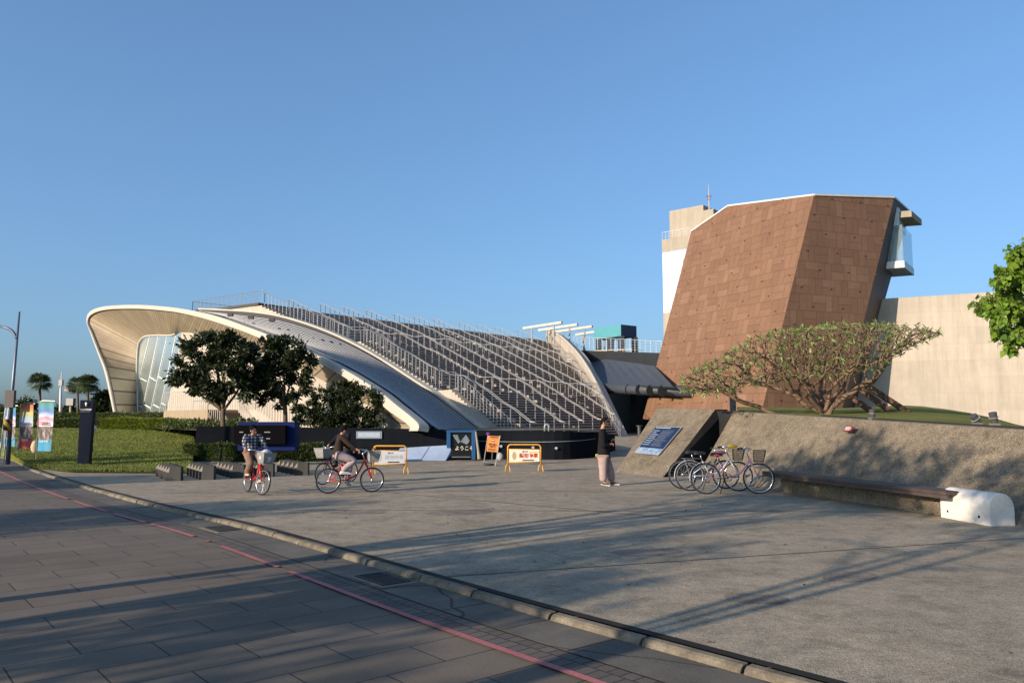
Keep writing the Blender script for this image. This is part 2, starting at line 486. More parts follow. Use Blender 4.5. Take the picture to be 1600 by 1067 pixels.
# grass blades scattered on the lawn near edge
def grass_tufts(name, pts_fn, n, h, mt, seed=1):
    rg = np.random.RandomState(seed); V = np.zeros((n*3, 3)); k = 0
    while k < n:
        p = pts_fn(rg)
        if p is None: continue
        a = rg.rand()*6.28; w = .006+.006*rg.rand(); hh = h*(.5+rg.rand()); l = rg.randn(2)*hh*.35
        V[3*k] = (p[0]-math.cos(a)*w, p[1]-math.sin(a)*w, p[2]-.01); V[3*k+1] = (p[0]+math.cos(a)*w, p[1]+math.sin(a)*w, p[2]-.01)
        V[3*k+2] = (p[0]+l[0], p[1]+l[1], p[2]+hh); k += 1
    Fc = np.arange(n*3).reshape(n, 3)
    return tag(np_mesh(name, V, Fc, mt), 'short grass blades covering the lawn left of the plaza', 'grass', kind='stuff')
def lawn_pt(rg):
    px = rg.uniform(-60, 304); f = lawn_front(px); D = f.y+.05+(46-f.y)*rg.rand()**1.6
    if D < f.y: return None
    return ((px-800)/F*D*1.003, D, lawn_z(D, px))
grass_tufts('grass', lawn_pt, 110000, .055, mat('grass_blade', (.13,.155,.026), .8, var=.4, scale=1))
# planting ground behind the granite wall and round the hall
mb = MB(); mb.add([(-12.8,32,1.18), (4,33,1.18), (3,41,1.18), (-3,40,1.18), (-38,74,1.12), (-60,64,1.1), (-24,50,1.12)], [(0,1,2,3,4,5,6)])
tag(mb.build('planting_ground', mat('dry_soil', (.12,.09,.05), .95, var=.3, scale=2)), kind='structure')
# paved apron at the entrance, rising gently
mb = MB(); rows = []
for i in range(12):
    D = 31+i*3.2; z = .006+.5*min(1, max(0, (D-33)/18))
    rows.append([(-3+i*.1, D, z), (6, D, z), (14, D, z), (26, D, z)])
mb.grid(rows); tag(mb.build('entrance_apron', M['plaza']), kind='structure')
# mound behind the battered wall
W0, W1 = Vector((5.1, 21.9, 0)), Vector((7.8, 11.5, 0))      # wall base line
wd = (W1-W0).normalized(); wn_ = Vector((-wd.y, wd.x, 0)); 
if wn_.x < 0: wn_ = -wn_                                       # points into the wall / mound
wtop = lambda px, py: None
def wall_top(s):
    """s metres along from the far (left) end"""
    z = 1.81-.0438*s
    return W0+wd*s+wn_*1.79+Vector((0,0,z))
rows = []
for i in range(40):
    s = -1.5+i*.62
    a = wall_top(s)+wn_*.45; a.z -= .03
    px = 800+F*a.x/a.y
    r = []
    far_y = np.interp(px, [1100,1300,1420,1500,1580,1640,3000], [640,640,632,642,664,668,668])
    fpt = P(min(px, 2600), far_y, 53)
    for j in range(16):
        t = j/15; q = a.lerp(fpt, t)
        hump = .25*math.sin(t*math.pi)*(1 if px < 1560 else 0)
        r.append((q.x, q.y, q.z+hump*(1-.7*t)))
    rows.append(r)
mb = MB(); mb.grid(rows); tag(mb.build('grass_mound', mat_grass('mound_grass', (.12,.14,.028), (.24,.235,.07)), smooth=True), kind='structure')
# ================================================================ MUSEUM HALL (curved roof + stairs)
hall = thing('museum_hall', 'long hall with curved ribbed metal roof, cream arch rim and broad outdoor stairs', 'museum building', (-12, 58, 0))
# ---- left plan line of the stairs
SP = [  # z-level index k -> plan x,y (flight start/end)
 (0, (.3, 41.9)), (19, (-3.31, 47.5)), (19, (-4.44, 49.2)), (41, (-10.5, 55.7)), (41, (-12.0, 57.1)), (63, (-20.2, 63.5))]
RZ = .17; Z0 = .2
pxR = [972, 935, 926, 893, 886, 857]
vdir = [(.55,.835), (.58,.815), (.58,.815), (.62,.785), (.62,.785), (.65,.76)]
SR = []
for (k, (x, y)), px, v in zip(SP, pxR, vdir):
    q = (px-800)/F*1.0
    # x+v0 t = q (y + v1 t)
    t = (q*y-x)/(v[0]-q*v[1]); SR.append((x+v[0]*t, y+v[1]*t))
flights = [(0, 1, 19), (2, 3, 22), (4, 5, 22)]
risers = []   # (L, R, z_low, z_high)
k = 0
def lp(a, b, t): return (a[0]+(b[0]-a[0])*t, a[1]+(b[1]-a[1])*t)
for (i0, i1, n_) in flights:
    for j in range(n_):
        t = j/(n_-1)
        risers.append((lp(SP[i0][1], SP[i1][1], t), lp(SR[i0], SR[i1], t), Z0+RZ*k, Z0+RZ*(k+1))); k += 1
ztop = Z0+RZ*k
def mat_stair():
    m, nt, b = new_mat('dark_slate_steps'); p = geo_pos(nt)
    c = ramp(nt, noise(nt, p, 2.2, 6, .7), [(.3, (.038,.034,.031)), (.7, (.095,.084,.075))])
    mp = N(nt, 'ShaderNodeMapping'); mp.inputs['Rotation'].default_value = (0,0,-R(50)); L(nt, p, mp.inputs[0])
    br = N(nt, 'ShaderNodeTexBrick'); br.inputs['Scale'].default_value = 1; br.inputs['Brick Width'].default_value = .9; br.inputs['Row Height'].default_value = 50
    br.inputs['Mortar Size'].default_value = .01
    br.inputs['Color1'].default_value = (.8,.8,.8,1); br.inputs['Color2'].default_value = (1.15,1.1,1.05,1); br.inputs['Mortar'].default_value = (.4,.4,.4,1)
    L(nt, mp.outputs[0], br.inputs['Vector'])
    c = mixc(nt, 1.0, c, br.outputs['Color'], 'MULTIPLY')
    L(nt, c, b.inputs['Base Color']); b.inputs['Roughness'].default_value = .6; b.inputs['Specular IOR Level'].default_value = .4
    return m
M['stair'] = mat_stair()
mb = MB()
TOPL = (-28.3, 69.2); 
tv = Vector((.65,.76,0))
NT = len(risers)
for i, (l, r, z0, z1) in enumerate(risers):
    mb.quad((*l, z0), (*r, z0), (*r, z1), (*l, z1))
    if i+1 < NT: l2, r2 = risers[i+1][0], risers[i+1][1]
    else: l2, r2 = (l[0]-3, l[1]+3.3), (r[0]-3, r[1]+3.3)
    mb.quad((*l, z1), (*r, z1), (*r2, z1), (*l2, z1))
mb.build('stairs', M['stair'], hall)
mb = MB()   # thin nosings; pale colour stands for grazing sun on the treads
for i, (l, r, z0, z1) in enumerate(risers):
    a, b = Vector((*l, z1)), Vector((*r, z1)); u = (b-a).normalized(); n_ = Vector((u.y, -u.x, 0))
    mb.obox(a+n_*.02-Vector((0,0,.04)), b-a, -n_*.07, (0,0,.046))
mb.build('nosings', mat('lit_nosing_stone', (.52,.47,.41), .7, var=.3, scale=.8), hall)
# half-height aisle blocks beside the rails, pale colour standing for their sunlit sides
def edge_pt(i, t):
    l, r = risers[i][0], risers[i][1]; return Vector((l[0]+(r[0]-l[0])*t, l[1]+(r[1]-l[1])*t, 0))
RAILPX = [447, 497, 534, 570, 613.6, 645, 676, 716, 744, 772, 808]
A = Vector((*SP[5][1], 0)); B = Vector((*SR[5], 0)); AB = B-A
DIR = Vector((19.2, -20.3, 0)).normalized()
def rail_start(px):
    q = (px-800)/F; t = (q*A.y-A.x)/(AB.x-q*AB.y); return A+AB*t
def stair_z(p):
    """surface height at a plan point (None when right of the stairs)"""
    z = Z0
    for (l, r, z0, z1) in risers:
        c = (r[0]-l[0])*(p.y-l[1])-(r[1]-l[1])*(p.x-l[0])
        if c > 0: z = z1        # behind this riser
        else: break
    return z
def inside(p):
    # left of right boundary
    for (l, r, z0, z1), (l2, r2, _, _) in zip(risers[:-1], risers[1:]):
        c = (r[0]-l[0])*(p.y-l[1])-(r[1]-l[1])*(p.x-l[0]); c2 = (r2[0]-l2[0])*(p.y-l2[1])-(r2[1]-l2[1])*(p.x-l2[0])
        if c >= 0 and c2 <= 0:
            t = c/(c-c2+1e-9); rr = lp(r, r2, t); ll = lp(l, l2, t)
            tv_ = Vector((rr[0]-ll[0], rr[1]-ll[1], 0)); d = Vector((p.x-ll[0], p.y-ll[1], 0)).dot(tv_)/tv_.length_squared
            return -.001 < d < .985
    return False
blkm = mat('lit_aisle_block_stone', (.26,.22,.185), .7, var=.3, scale=1); nblk = 0
for ri, px in enumerate(RAILPX):
    s0 = rail_start(px); side = Vector((-DIR.y, DIR.x, 0))
    s = 1.0; kk = 0
    if ri == 0: s = 12
    while s < 29:
        p = s0+DIR*s+side*.55
        if not inside(p): break
        if ri % 2 == 0:
            z = stair_z(p)
            if nblk < 96: mb = MB(); mb.box((p.x, p.y, z+.085), (.36,.42,.17), math.atan2(DIR.y, DIR.x)); mb.build('aisle_block', blkm, hall); nblk += 1
        s += .82

# ---- stepped cream side wall, left of the stairs
def nl(poly, d):
    out = []
    for i, p in enumerate(poly):
        a = Vector((*poly[max(i-1,0)][:2], 0)); b = Vector((*poly[min(i+1, len(poly)-1)][:2], 0))
        t = (b-a).normalized(); n_ = Vector((t.y, -t.x, 0))
        if n_.x > 0: n_ = -n_
        out.append((p[0]+n_.x*d, p[1]+n_.y*d))
    return out
Lline = [r[0] for r in risers]; Lend = [(-21.0, 64.1), TOPL]
Lo = nl(Lline+Lend, .38)
mb = MB()
for i in range(NT):
    z1 = risers[i][3]-.002; a = Lline[i]; b = (Lline+Lend)[i+1]; a2 = Lo[i]; b2 = Lo[i+1]
    mb.prism([(*a, 0), (*b, 0), (*b2, 0), (*a2, 0)], (0,0,z1))
mb.prism([(*Lend[0], 0), (*Lend[1], 0), (*Lo[-1], 0), (*Lo[-2], 0)], (0,0,ztop+.05))
mb.build('stepped_wall', M['cream'], hall, puv=True)
# dark deck edge and platform at the top left
darkm = plain('dark_bronze_edge', (.055,.05,.045), .6)
mb = MB()
a = Vector((*Lo[-2], 0)); b = Vector((*Lo[-1], 0)); t = (b-a).normalized(); n_ = Vector((-t.y, t.x, 0)) 
if n_.y < 0: n_ = -n_
e0 = a-t*.6; e1 = b+t*.8
mb.obox(e0-n_*.12+Vector((0,0,ztop+.05)), e1-e0, n_*5, (0,0,.2))
mb.build('top_deck', darkm, hall)
# ---- arch rim / roof / soffit
SA = Vector((-7.27, 34.85, 0)); sd = Vector((-.7, .71, 0)).normalized()
arch_plan = [tuple((SA-sd*6)[:2]), tuple((SA+sd*75)[:2])]
inner_plan = [(-6.67+33.5*.12, 35.45-37*.12), (-6.67-33.5*1.4, 35.45+37*1.4)]
outer_px = [(181,654.5),(178.5,642),(166,584),(154,550),(144,523),(137,501),(144,486),(169,478.5),(217,476.6),(266,480),(300,485),(339,493.6),(388,510.7),(422,523.5),(480,547),(539,576.5),(592,609),(620,631),(655,660),(656,673)]
lip_px =   [(184,654.5),(181,642),(169,584),(156,550),(145.6,523),(138.6,504.6),(145,491.5),(169,484),(217,482.6),(262,486),(293,491),(330,500.5),(376,515.5),(408,528),(470,553),(530,583),(580,616),(608,640),(641,664),(642,673)]
in_px =    [(214,656),(214,642),(214.3,590),(214.8,566),(215.5,552),(216.5,543),(219,534),(227,526),(243,524),(268,524),(283,519),(320,523),(365,533),(400,546),(450,568),(515,600),(565,628),(594,643),(622,662),(626,674)]
def sm(pxs, n=6): return [ (v.x, v.y) for v in smooth_poly([(x, y, 0) for x, y in pxs], n)]
O3 = [on_plan(x, y, arch_plan) for x, y in sm(outer_px)]
L3 = [on_plan(x, y, arch_plan) for x, y in sm(lip_px)]
I3 = [on_plan(x, y, inner_plan) for x, y in sm(in_px)]
nb = Vector((.71, .70, 0))
M['rim'] = mat('cream_rim_panels', (.46,.42,.35), .55, var=.05, scale=.6, spec=.4)
mb = MB()
front = -nb*.0
rows = [[p for p in L3], [p-nb*.10 for p in L3], [p-nb*.10 for p in O3], [p for p in O3], [p+nb*.42-up*.06 for p in O3]]
mb.grid(rows); mb.build('arch_rim', M['rim'], hall)
mb = MB(); mb.tube([p+nb*.05 for p in L3], .05, 5); mb.build('shadow_gap', darkm, hall, smooth=True)
# soffit: funnel of tan slats, the dark of the gaps painted in as stripes
def mat_soffit():
    m, nt, b = new_mat('tan_slatted_soffit'); at = N(nt, 'ShaderNodeTexCoord').outputs['UV']
    sx = N(nt, 'ShaderNodeSeparateXYZ'); L(nt, at, sx.inputs[0])
    w = math_(nt, 'FRACT', sx.outputs[0]); g_ = math_(nt, 'LESS_THAN', w, .12)
    c = ramp(nt, noise(nt, geo_pos(nt), .8, 4), [(.3, (.30,.235,.155)), (.7, (.38,.31,.215))])
    cell = math_(nt, 'FLOOR', sx.outputs[0]); wnz = N(nt, 'ShaderNodeTexWhiteNoise', noise_dimensions='1D'); L(nt, cell, wnz.inputs['W'])
    c = mixc(nt, 1.0, c, ramp(nt, wnz.outputs[0], [(0, (.86,)*3), (1, (1.08,)*3)]), 'MULTIPLY')
    c = mixc(nt, g_, c, (.09,.07,.05))
    L(nt, c, b.inputs['Base Color']); b.inputs['Roughness'].default_value = .75
    bump(nt, b, math_(nt, 'GREATER_THAN', w, .1), .4, .03); return m
M['soffit'] = mat_soffit()
mb = MB(); uv = []; acc = 0; nrow = 9
# arc-length driven slat coordinate; lower left part has wide panels
for i in range(len(L3)):
    if i:
        step = (L3[i]-L3[i-1]).length
        xpx = sm(lip_px)[i]
        low = xpx[0] < 190 and xpx[1] > 530
        right = xpx[0] > 455
        acc += step/(1.25 if low else (1.0 if right else .42))
    for j in range(nrow):
        t = j/(nrow-1); p = (L3[i]+nb*.05).lerp(I3[i], t)
        # gentle concave sweep
        mb.v.append(p); uv.append((acc, t))
for i in range(len(L3)-1):
    for j in range(nrow-1):
        mb.f.append([i*nrow+j, i*nrow+j+1, (i+1)*nrow+j+1, (i+1)*nrow+j]); mb.m.append(0)
mb.uv = uv
mb.build('soffit', M['soffit'], hall, smooth=True)
# inner white trim round the glass
mb = MB(); k0 = 0; k1 = 9*6+4
mb.tube([I3[i]-nb*.05 for i in range(k0, k1)], .07, 5); mb.build('window_trim', M['rim'], hall, smooth=True)
# glass facade polygon + mullions
ip = inner_plan
gp = [I3[i]+nb*.15 for i in range(0, 9*6+5)]
gp2 = [on_plan(x, y, ip)+nb*.15 for x, y in ((283.5,519), (254,659), (214,659))]
def mat_glass(name, tint, rough=.08, alpha_mix=.55):
    m, nt, b = new_mat(name)
    b.inputs['Base Color'].default_value = (*tint, 1); b.inputs['Roughness'].default_value = rough
    b.inputs['Specular IOR Level'].default_value = .5; b.inputs['Metallic'].default_value = 0
    gl = N(nt, 'ShaderNodeBsdfGlossy'); gl.inputs['Roughness'].default_value = rough; gl.inputs['Color'].default_value = (.85,.95,.97,1)
    mx = N(nt, 'ShaderNodeMixShader'); fr = N(nt, 'ShaderNodeFresnel'); fr.inputs['IOR'].default_value = 1.45
    f = math_(nt, 'MINIMUM', math_(nt, 'ADD', fr.outputs[0], alpha_mix-.4), 1.0)
    L(nt, f, mx.inputs[0]); L(nt, b.outputs[0], mx.inputs[1]); L(nt, gl.outputs[0], mx.inputs[2])
    L(nt, mx.outputs[0], nt.nodes['Material Output'].inputs[0]); return m
M['glass'] = mat_glass('pale_green_glass', (.33,.42,.40), rough=.3, alpha_mix=.32)
gl = MB(); rws = []
for y in np.linspace(519.5, 661, 26):
    xl = np.interp(y, [519,524,526,534,543,552,566,590,656,662], [262,241,226,218,215.5,214.5,213.8,213.3,213,213]); xr = np.interp(y, [519,662], [284,253])
    if y < 524: xl = np.interp(y, [519,524], [281,241])
    rws.append([on_plan(xl+(xr-xl)*i/6, y, ip)+nb*.04 for i in range(7)])
gl.grid(rws); glo = gl.build('glass_front', M['glass'], hall)
mb = MB()
for (a, b) in (((234,525),(215,600)), ((247,525),(218.5,657)), ((261,524),(231.5,657)), ((274.5,524),(246,657))):
    mb.tube([on_plan(*a, ip)+nb*.02, on_plan(*b, ip)+nb*.02], .04, 6)
for (a, b) in (((219,591),(229,596)), ((233.5,589),(243,595)), ((247,588),(256,594.5)), ((261,587),(267,590)), ((215,633),(221,636)), ((225,632),(235,638)), ((239,632),(248,637)), ((252,630),(258,633))):
    mb.tube([on_plan(*a, ip)+nb*.02, on_plan(*b, ip)+nb*.02], .035, 6)
mb.build('mullion', plain('white_mullion', (.72,.72,.70), .5), glo, smooth=True)
# big cream front wall under the soffit
wp = [on_plan(x, y, ip) for x, y in sm(in_px)[10*6:]]
poly = [p+nb*.03 for p in wp]+[on_plan(627,680,ip), on_plan(255,662,ip)]
mb = MB(); base = [Vector((p.x, p.y, .9)) for p in poly[-2:]]
mb.prism(poly[:-2]+[Vector((poly[-2].x, poly[-2].y, .2)), Vector((poly[-1].x, poly[-1].y, .9))], nb*.5)
mb.build('front_wall', M['cream'], hall, puv=True)
# roof: ruled from arch to the stepped wall
roof_F = [(300,485),(339,493.6),(388,510.7),(422,523.5),(480,547),(539,576.5),(592,609),(620,631),(655,660)]
roof_K = [(318,487),(352,488.5),(405,492),(455,501),(520,523),(585,555),(660,602),(700,629),(762,676)]
def sm3(ps, n=8): return smooth_poly([tuple(p) for p in ps], n)
Lw = Lo
FF = sm3([on_plan(x, y, arch_plan)+nb*.45 for x, y in roof_F]); KK = sm3([on_plan(x, y, Lw) for x, y in roof_K])
def mat_roof():
    m, nt, b = new_mat('standing_seam_zinc'); p = geo_pos(nt)
    c = ramp(nt, noise(nt, p, .4, 5, .6), [(.3, (.055,.06,.068)), (.7, (.08,.087,.096))])
    L(nt, c, b.inputs['Base Color']); b.inputs['Metallic'].default_value = 0; b.inputs['Roughness'].default_value = .6; b.inputs['Specular IOR Level'].default_value = .2; return m
M['zinc'] = mat_roof()
M['seam'] = mat('lit_seam_zinc', (.34,.34,.34), .6, 0, var=.08, spec=.2)  # light tone paints the sunlit seam sides against the darker roof
NS = 20; mb = MB()
rows = [[f.lerp(k_, j/NS)-Vector((0,0,2.0*(j/NS)*(1-j/NS)*min(1,i_/14))) for j in range(NS+1)] for i_, (f, k_) in enumerate(zip(FF, KK))]
# carry on behind the arch crown to the left and down
back = []
bp = [(137.5,503),(143,487),(169,480),(217,478),(262,482),(292,485.6)]
for q, (x, y) in enumerate(bp):
    f = on_plan(x, y, arch_plan)+nb*.45; w = min(9, 2+2*q) 
    kq = f+Vector((f.x,f.y,0)).normalized()*w+Vector((0,0,-.4))
    if q == 5: kq = on_plan(306,487.5, Lw+[(-36,76)])
    back.append([f.lerp(kq, j/NS) for j in range(NS+1)])
foot = on_plan(181,654,arch_plan)+nb*.45; mid = on_plan(160,567,arch_plan)+nb*.45
back = [[foot.lerp(foot+Vector((foot.x,foot.y,0)).normalized()*3, j/NS) for j in range(NS+1)], [mid.lerp(mid+Vector((mid.x,mid.y,0)).normalized()*3, j/NS) for j in range(NS+1)]]+back
allrows = back+rows
mb.grid(allrows); mb.build('roof', M['zinc'], hall, smooth=True)
mb = MB()
for j in range(1, NS):
    pts = [r[j]+Vector((0,0,.05)) for r in rows]
    for a, b in zip(pts[:-1], pts[1:]):
        t = (b-a); nn = Vector((-t.y, t.x, 0)).normalized()*.028
        mb.obox(a-nn-Vector((0,0,.06)), t, nn*2, (0,0,.055))
mb.build('roof_seams', M['seam'], hall)
# cream gutter band between roof and stepped wall
mb = MB()
nw = Vector((-.7,-.7,0))
for a, b in zip(KK[:-1], KK[1:]):
    mb.obox(a+Vector((0,0,-.35))+nw*.5, b-a, -nw*.5, (0,0,.62))
mb.build('gutter_band', M['rim'], hall)
mb = MB()
for a, b in zip(KK[:-1], KK[1:]): mb.obox(a+Vector((0,0,-.3))+nw*.72, b-a, -nw*.22, (0,0,.44))
mb.build('gutter_channel', darkm, hall)
# ---- little roof vents
for x, y in ((360,493), (392,497), (425,501)):
    mb = MB(); p = on_plan(x, y, [tuple((SA+sd*k_*1.0+nb*5.2)[:2]) for k_ in (10, 60)]); mb.box(p+Vector((0,0,.05)), (.35,.25,.22)); mb.build('roof_vent', darkm, hall)
# ---- curved parapet fin on the right of the stairs
Rl = [r[1] for r in risers]
def off_r(d): 
    out = []
    for i, p in enumerate(Rl):
        a = Rl[max(i-1,0)]; b = Rl[min(i+1, len(Rl)-1)]; t = Vector((b[0]-a[0], b[1]-a[1], 0)).normalized(); n_ = Vector((t.y, -t.x, 0))
        if n_.x < 0: n_ = -n_
        out.append((p[0]+n_.x*d, p[1]+n_.y*d))
    return out
in_line = off_r(.12); out_line = off_r(.8)
ext = Vector((Rl[-1][0]-Rl[-2][0], Rl[-1][1]-Rl[-2][1], 0)).normalized()
in_l2 = in_line+[(in_line[-1][0]+ext.x*6, in_line[-1][1]+ext.y*6)]
out_l2 = out_line+[(out_line[-1][0]+ext.x*6, out_line[-1][1]+ext.y*6)]
in_top = [(853,517),(862,518),(877,527),(892,541),(906,557),(920,578),(934,604),(948,634),(959,660),(966,680)]
out_top = [(857,516),(870,519.5),(885,528),(901,541),(918,559),(932,583.5),(946,607),(960,636),(972,661),(981,680)]
def sheet(pxs, line): return [on_plan(x, y, line) for x, y in sm(pxs, 6)]
IT = sheet(in_top, in_l2[::-1]); OT = sheet(out_top, out_l2[::-1])
mb = MB()
zb = lambda p: Vector((p.x, p.y, 0))
mb.grid([[zb(p) for p in IT], IT, OT, [zb(p) for p in OT]])
mb.add([zb(IT[0]), IT[0], OT[0], zb(OT[0])], [(0,1,2,3)]); mb.add([zb(IT[-1]), IT[-1], OT[-1], zb(OT[-1])], [(3,2,1,0)])
mb.build('parapet_fin', M['cream'], hall, puv=True)
mb = MB(); mb.tube([p+Vector((0,0,.06)) for p in IT], .14, 6); mb.build('fin_coping', M['rim'], hall, smooth=True)
# ---- side stair & terrace with railings in front of the cream wall
def plan_pt(px, off): 
    p = on_plan(px, 640, ip); return Vector((p.x, p.y, 0))-nb*off
mb = MB()
zt = P(340,641,1).z
pa = plan_pt(296, .0); pb = plan_pt(372, 0); pc = plan_pt(372, 1.8); pd = plan_pt(300, 1.8)
zT = on_plan(340, 641, ip).z
mb.prism([(p.x, p.y, .5) for p in (pa, pb, pc, pd)], (0,0,zT-.5))
q0 = pc; dn = (plan_pt(420,1.8)-plan_pt(372,1.8)).normalized()
mb.build('terrace', mat('brown_concrete', (.30,.23,.15), .85, var=.12, scale=1.5), hall)
mb = MB()
for i in range(8):
    z = zT-(i+1)*.17; o_ = pc+dn*(i*.3)
    mb.obox((o_.x, o_.y, .5), dn*.3, nb*1.8, (0,0,z-.5))
mb.build('terrace_steps', mat('dark_brown_steps', (.12,.09,.07), .8), hall)
mb = MB(); railm = plain('galvanised_rail', (.42,.40,.36), .45, .3)
def rail_line(mb, a, b, h, n_, r=.02, bars=1):
    for i in range(n_+1):
        p = a.lerp(b, i/n_); mb.tube([p, p+Vector((0,0,h))], r, 4)
    for q in range(bars): z = h*(1-q/bars); mb.tube([a+Vector((0,0,z)), b+Vector((0,0,z))], r*1.2, 4)
T1 = Vector((0,0,zT))
rail_line(mb, pd+T1, pc+T1, 1.15, 22)
rail_line(mb, pc+T1, pc+dn*2.6+Vector((0,0,zT-1.5)), 1.1, 9)
rail_line(mb, plan_pt(405,.2)+T1, plan_pt(405,.2)+dn*6+Vector((0,0,zT-2)), 1.4, 18)
rail_line(mb, plan_pt(375,.3)+T1, plan_pt(405,.3)+T1, 1.1, 9)
mb.build('terrace_railing', railm, hall)
# ================================================================ HANDRAILS (each its own thing)
steel = mat('brushed_steel', (.46,.44,.41), .38, .45, var=.06, scale=3)
steeld = mat('dark_rail_tube', (.30,.28,.26), .35, .5, var=.06)
ordn = ['second','third','fourth','fifth','sixth','seventh','eighth','ninth','tenth','eleventh','twelfth']
for ri, px in enumerate(RAILPX):
    s0 = rail_start(px)
    t = thing('handrail', 'twin tube steel handrail running down the dark stairs, %s rail from the cream stepped wall' % ordn[ri], 'handrail', (s0.x, s0.y, ztop), 'handrails dividing the broad dark stairs')
    s = .1; pts = []; zs = []
    while s < 31:
        p = s0+DIR*s
        if not inside(p) and s > .3: break
        pts.append(p); zs.append(stair_z(p)); s += .4
    # smooth slope height
    zz = [sum(zs[max(0, i-1):i+2])/len(zs[max(0, i-1):i+2]) for i in range(len(zs))]
    top = [Vector((p.x, p.y, z+.98)) for p, z in zip(pts, zz)]
    sidev = Vector((-DIR.y, DIR.x, 0))*.10
    if len(top) < 3: continue
    start = top[0]-DIR*.5+Vector((0,0,.0))
    for sg in (-1, 1):
        mb = MB(); mb.tube([start+sidev*sg]+[q+sidev*sg for q in top[::1]]+[top[-1]+sidev*sg], .02, 5); mb.build('rail_tube', steel, t, smooth=True)
    for i in range(0, len(pts), 2):
        mb = MB(); p = pts[i]; z = zs[i]
        w = Vector((-DIR.y, DIR.x, 0))
        mb.obox(Vector((p.x, p.y, z))-w*.035-DIR*.015, w*.07, DIR*.03, (0,0,top[i].z-z-.12))
        mb.tube([Vector((p.x, p.y, top[i].z-.14)), top[i]+sidev*.9], .02, 4); mb.tube([Vector((p.x, p.y, top[i].z-.14)), top[i]-sidev*.9], .02, 4)
        mb.build('post', steel, t)
# guard railing along the left stepped wall
def guard(name, label, line, zf, every, parent=None, h=1.05, bars=5, mat_=None, pr=.015):
    a0 = line[0]
    t = thing(name, label, 'railing', (a0[0], a0[1], zf(0)), 'guard railings of the museum')
    pts = [Vector((p[0], p[1], zf(i))) for i, p in enumerate(line)]
    mbb = MB()
    for b in range(bars):
        z = h*(1-b/bars); mbb.tube([p+Vector((0,0,z)) for p in pts], .022 if b == 0 else .008, 5)
    mbb.build('bars', mat_ or steeld, t, smooth=True)
    n_ = 0
    for i in range(0, len(pts), every):
        m2 = MB(); p = pts[i]; m2.obox(p-Vector((pr, .02, 0)), (2*pr,0,0), (0,.04,0), (0,0,h)); m2.build('post', mat_ or steel, t); n_ += 1
    return t
Lg = nl(Lline, .15)
zlev = [r[3] for r in risers]
guard('guard_railing', 'steel guard railing with close posts stepping down on top of the cream stepped wall', Lg, lambda i: zlev[i], 1)
Rg = off_r(-.18)
guard('guard_railing', 'steel guard railing with close posts beside the curved cream parapet, right edge of the stairs', Rg, lambda i: zlev[i], 1)
a = Vector((*Lg[-1], 0)); b = Vector((TOPL[0]-.5, TOPL[1]+.5, 0))
ptsT = [tuple(a.lerp(b, i/16)[:2]) for i in range(17)]
guard('guard_railing', 'grey steel railing round the flat top platform above the curved roof', ptsT, lambda i: ztop+.25, 1, mat_=steeld)
a = b; b = b+Vector((3.2, 3.7, 0)); 
guard('guard_railing', 'short end railing of the top platform with blue sky behind, far left', [tuple(a.lerp(b, i/6)[:2]) for i in range(7)], lambda i: ztop+.25, 1, mat_=steeld)
# ---- sun louvre beams on posts
for i, (a, b, D0, D1) in enumerate((((818,513),(878,503.5),88,82.6), ((842,516),(902.5,507.5),91,85.5), ((868,518.5),(925.5,511),94,88.5), ((900,523),(956,514.5),97,91))):
    pa, pb = P(*a, D0), P(*b, D1); pb.z = pa.z
    t = thing('roof_beam', ['pale horizontal beam on two thin posts, leftmost and highest of four above the stairs','pale horizontal beam on thin posts, second from the left of four above the stairs','pale horizontal beam on thin posts just behind the curved parapet top','pale horizontal beam on thin posts in front of the teal box'][i], 'beam', (pa.x, pa.y, ztop), 'pale beams on posts at the top of the stairs')
    mb = MB(); d = (pb-pa); w = Vector((-d.y, d.x, 0)).normalized()*.22
    mb.obox(pa-w/2-Vector((0,0,.13)), d, w, (0,0,.26)); mb.build('beam', mat('cream_beam', (.50,.45,.37), .6, var=.05), t)
    for f in (.22, .8):
        p = pa+d*f; mb = MB(); mb.tube([Vector((p.x, p.y, 9.5)), p-Vector((0,0,.2))], .09, 6); mb.build('post', steeld, t)
# ================================================================ ENTRANCE HALL (dark roof between stairs and tower)
ent = thing('entrance_hall', 'low dark hall with grey sloping roof and rounded eave between stairs and brown tower', 'entrance building', (12, 62, 0))
slate = mat('blue_grey_roof_sheet', (.045,.052,.062), .55, 0, var=.1, scale=.6)
slate2 = mat('dark_parapet_cladding', (.018,.02,.022), .6, var=.15, scale=1)
D_e, D_r = 59.0, 70.0
eL, eR = P(925,601,68), P(1054,606,56.5)
rL, rR = P(912,558,84), P(1024,573,61.5)
mb = MB()
rows = []
for i in range(9):
    t = i/8; rows.append([rL.lerp(rR, t), eL.lerp(eR, t)])
for i in range(len(rows)-1):
    mb.quad(rows[i][0], rows[i][1], rows[i+1][1], rows[i+1][0])
dn = (rL-eL).normalized()
mb.build('roof', slate, ent, solid=.25)
mb = MB(); mb.tube([eL+Vector((-1,0,-.25)), eR+Vector((1.2,0,-.25))], .42, 12); mb.build('rounded_eave', slate, ent, smooth=True)
for i in range(1, 8):
    mb = MB(); p = eL.lerp(eR, i/8); d = (eR-eL).normalized(); mb.tube([p+Vector((0,0,-.25))-d*.03, p+Vector((0,0,-.25))+d*.03], .428, 12); mb.build('eave_joint', slate2, ent)
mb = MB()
zt1 = P(1030,553,68).z; zt2 = P(915,541,84).z
bl, br_ = rL+Vector((-4,3.4,0)), P(1034,572,67)
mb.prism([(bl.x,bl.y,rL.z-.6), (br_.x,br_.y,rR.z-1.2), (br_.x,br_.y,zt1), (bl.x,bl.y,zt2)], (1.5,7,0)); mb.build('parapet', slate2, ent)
mb = MB(); blk = mat('dark_glass_wall', (.015,.016,.018), .3, var=.2)
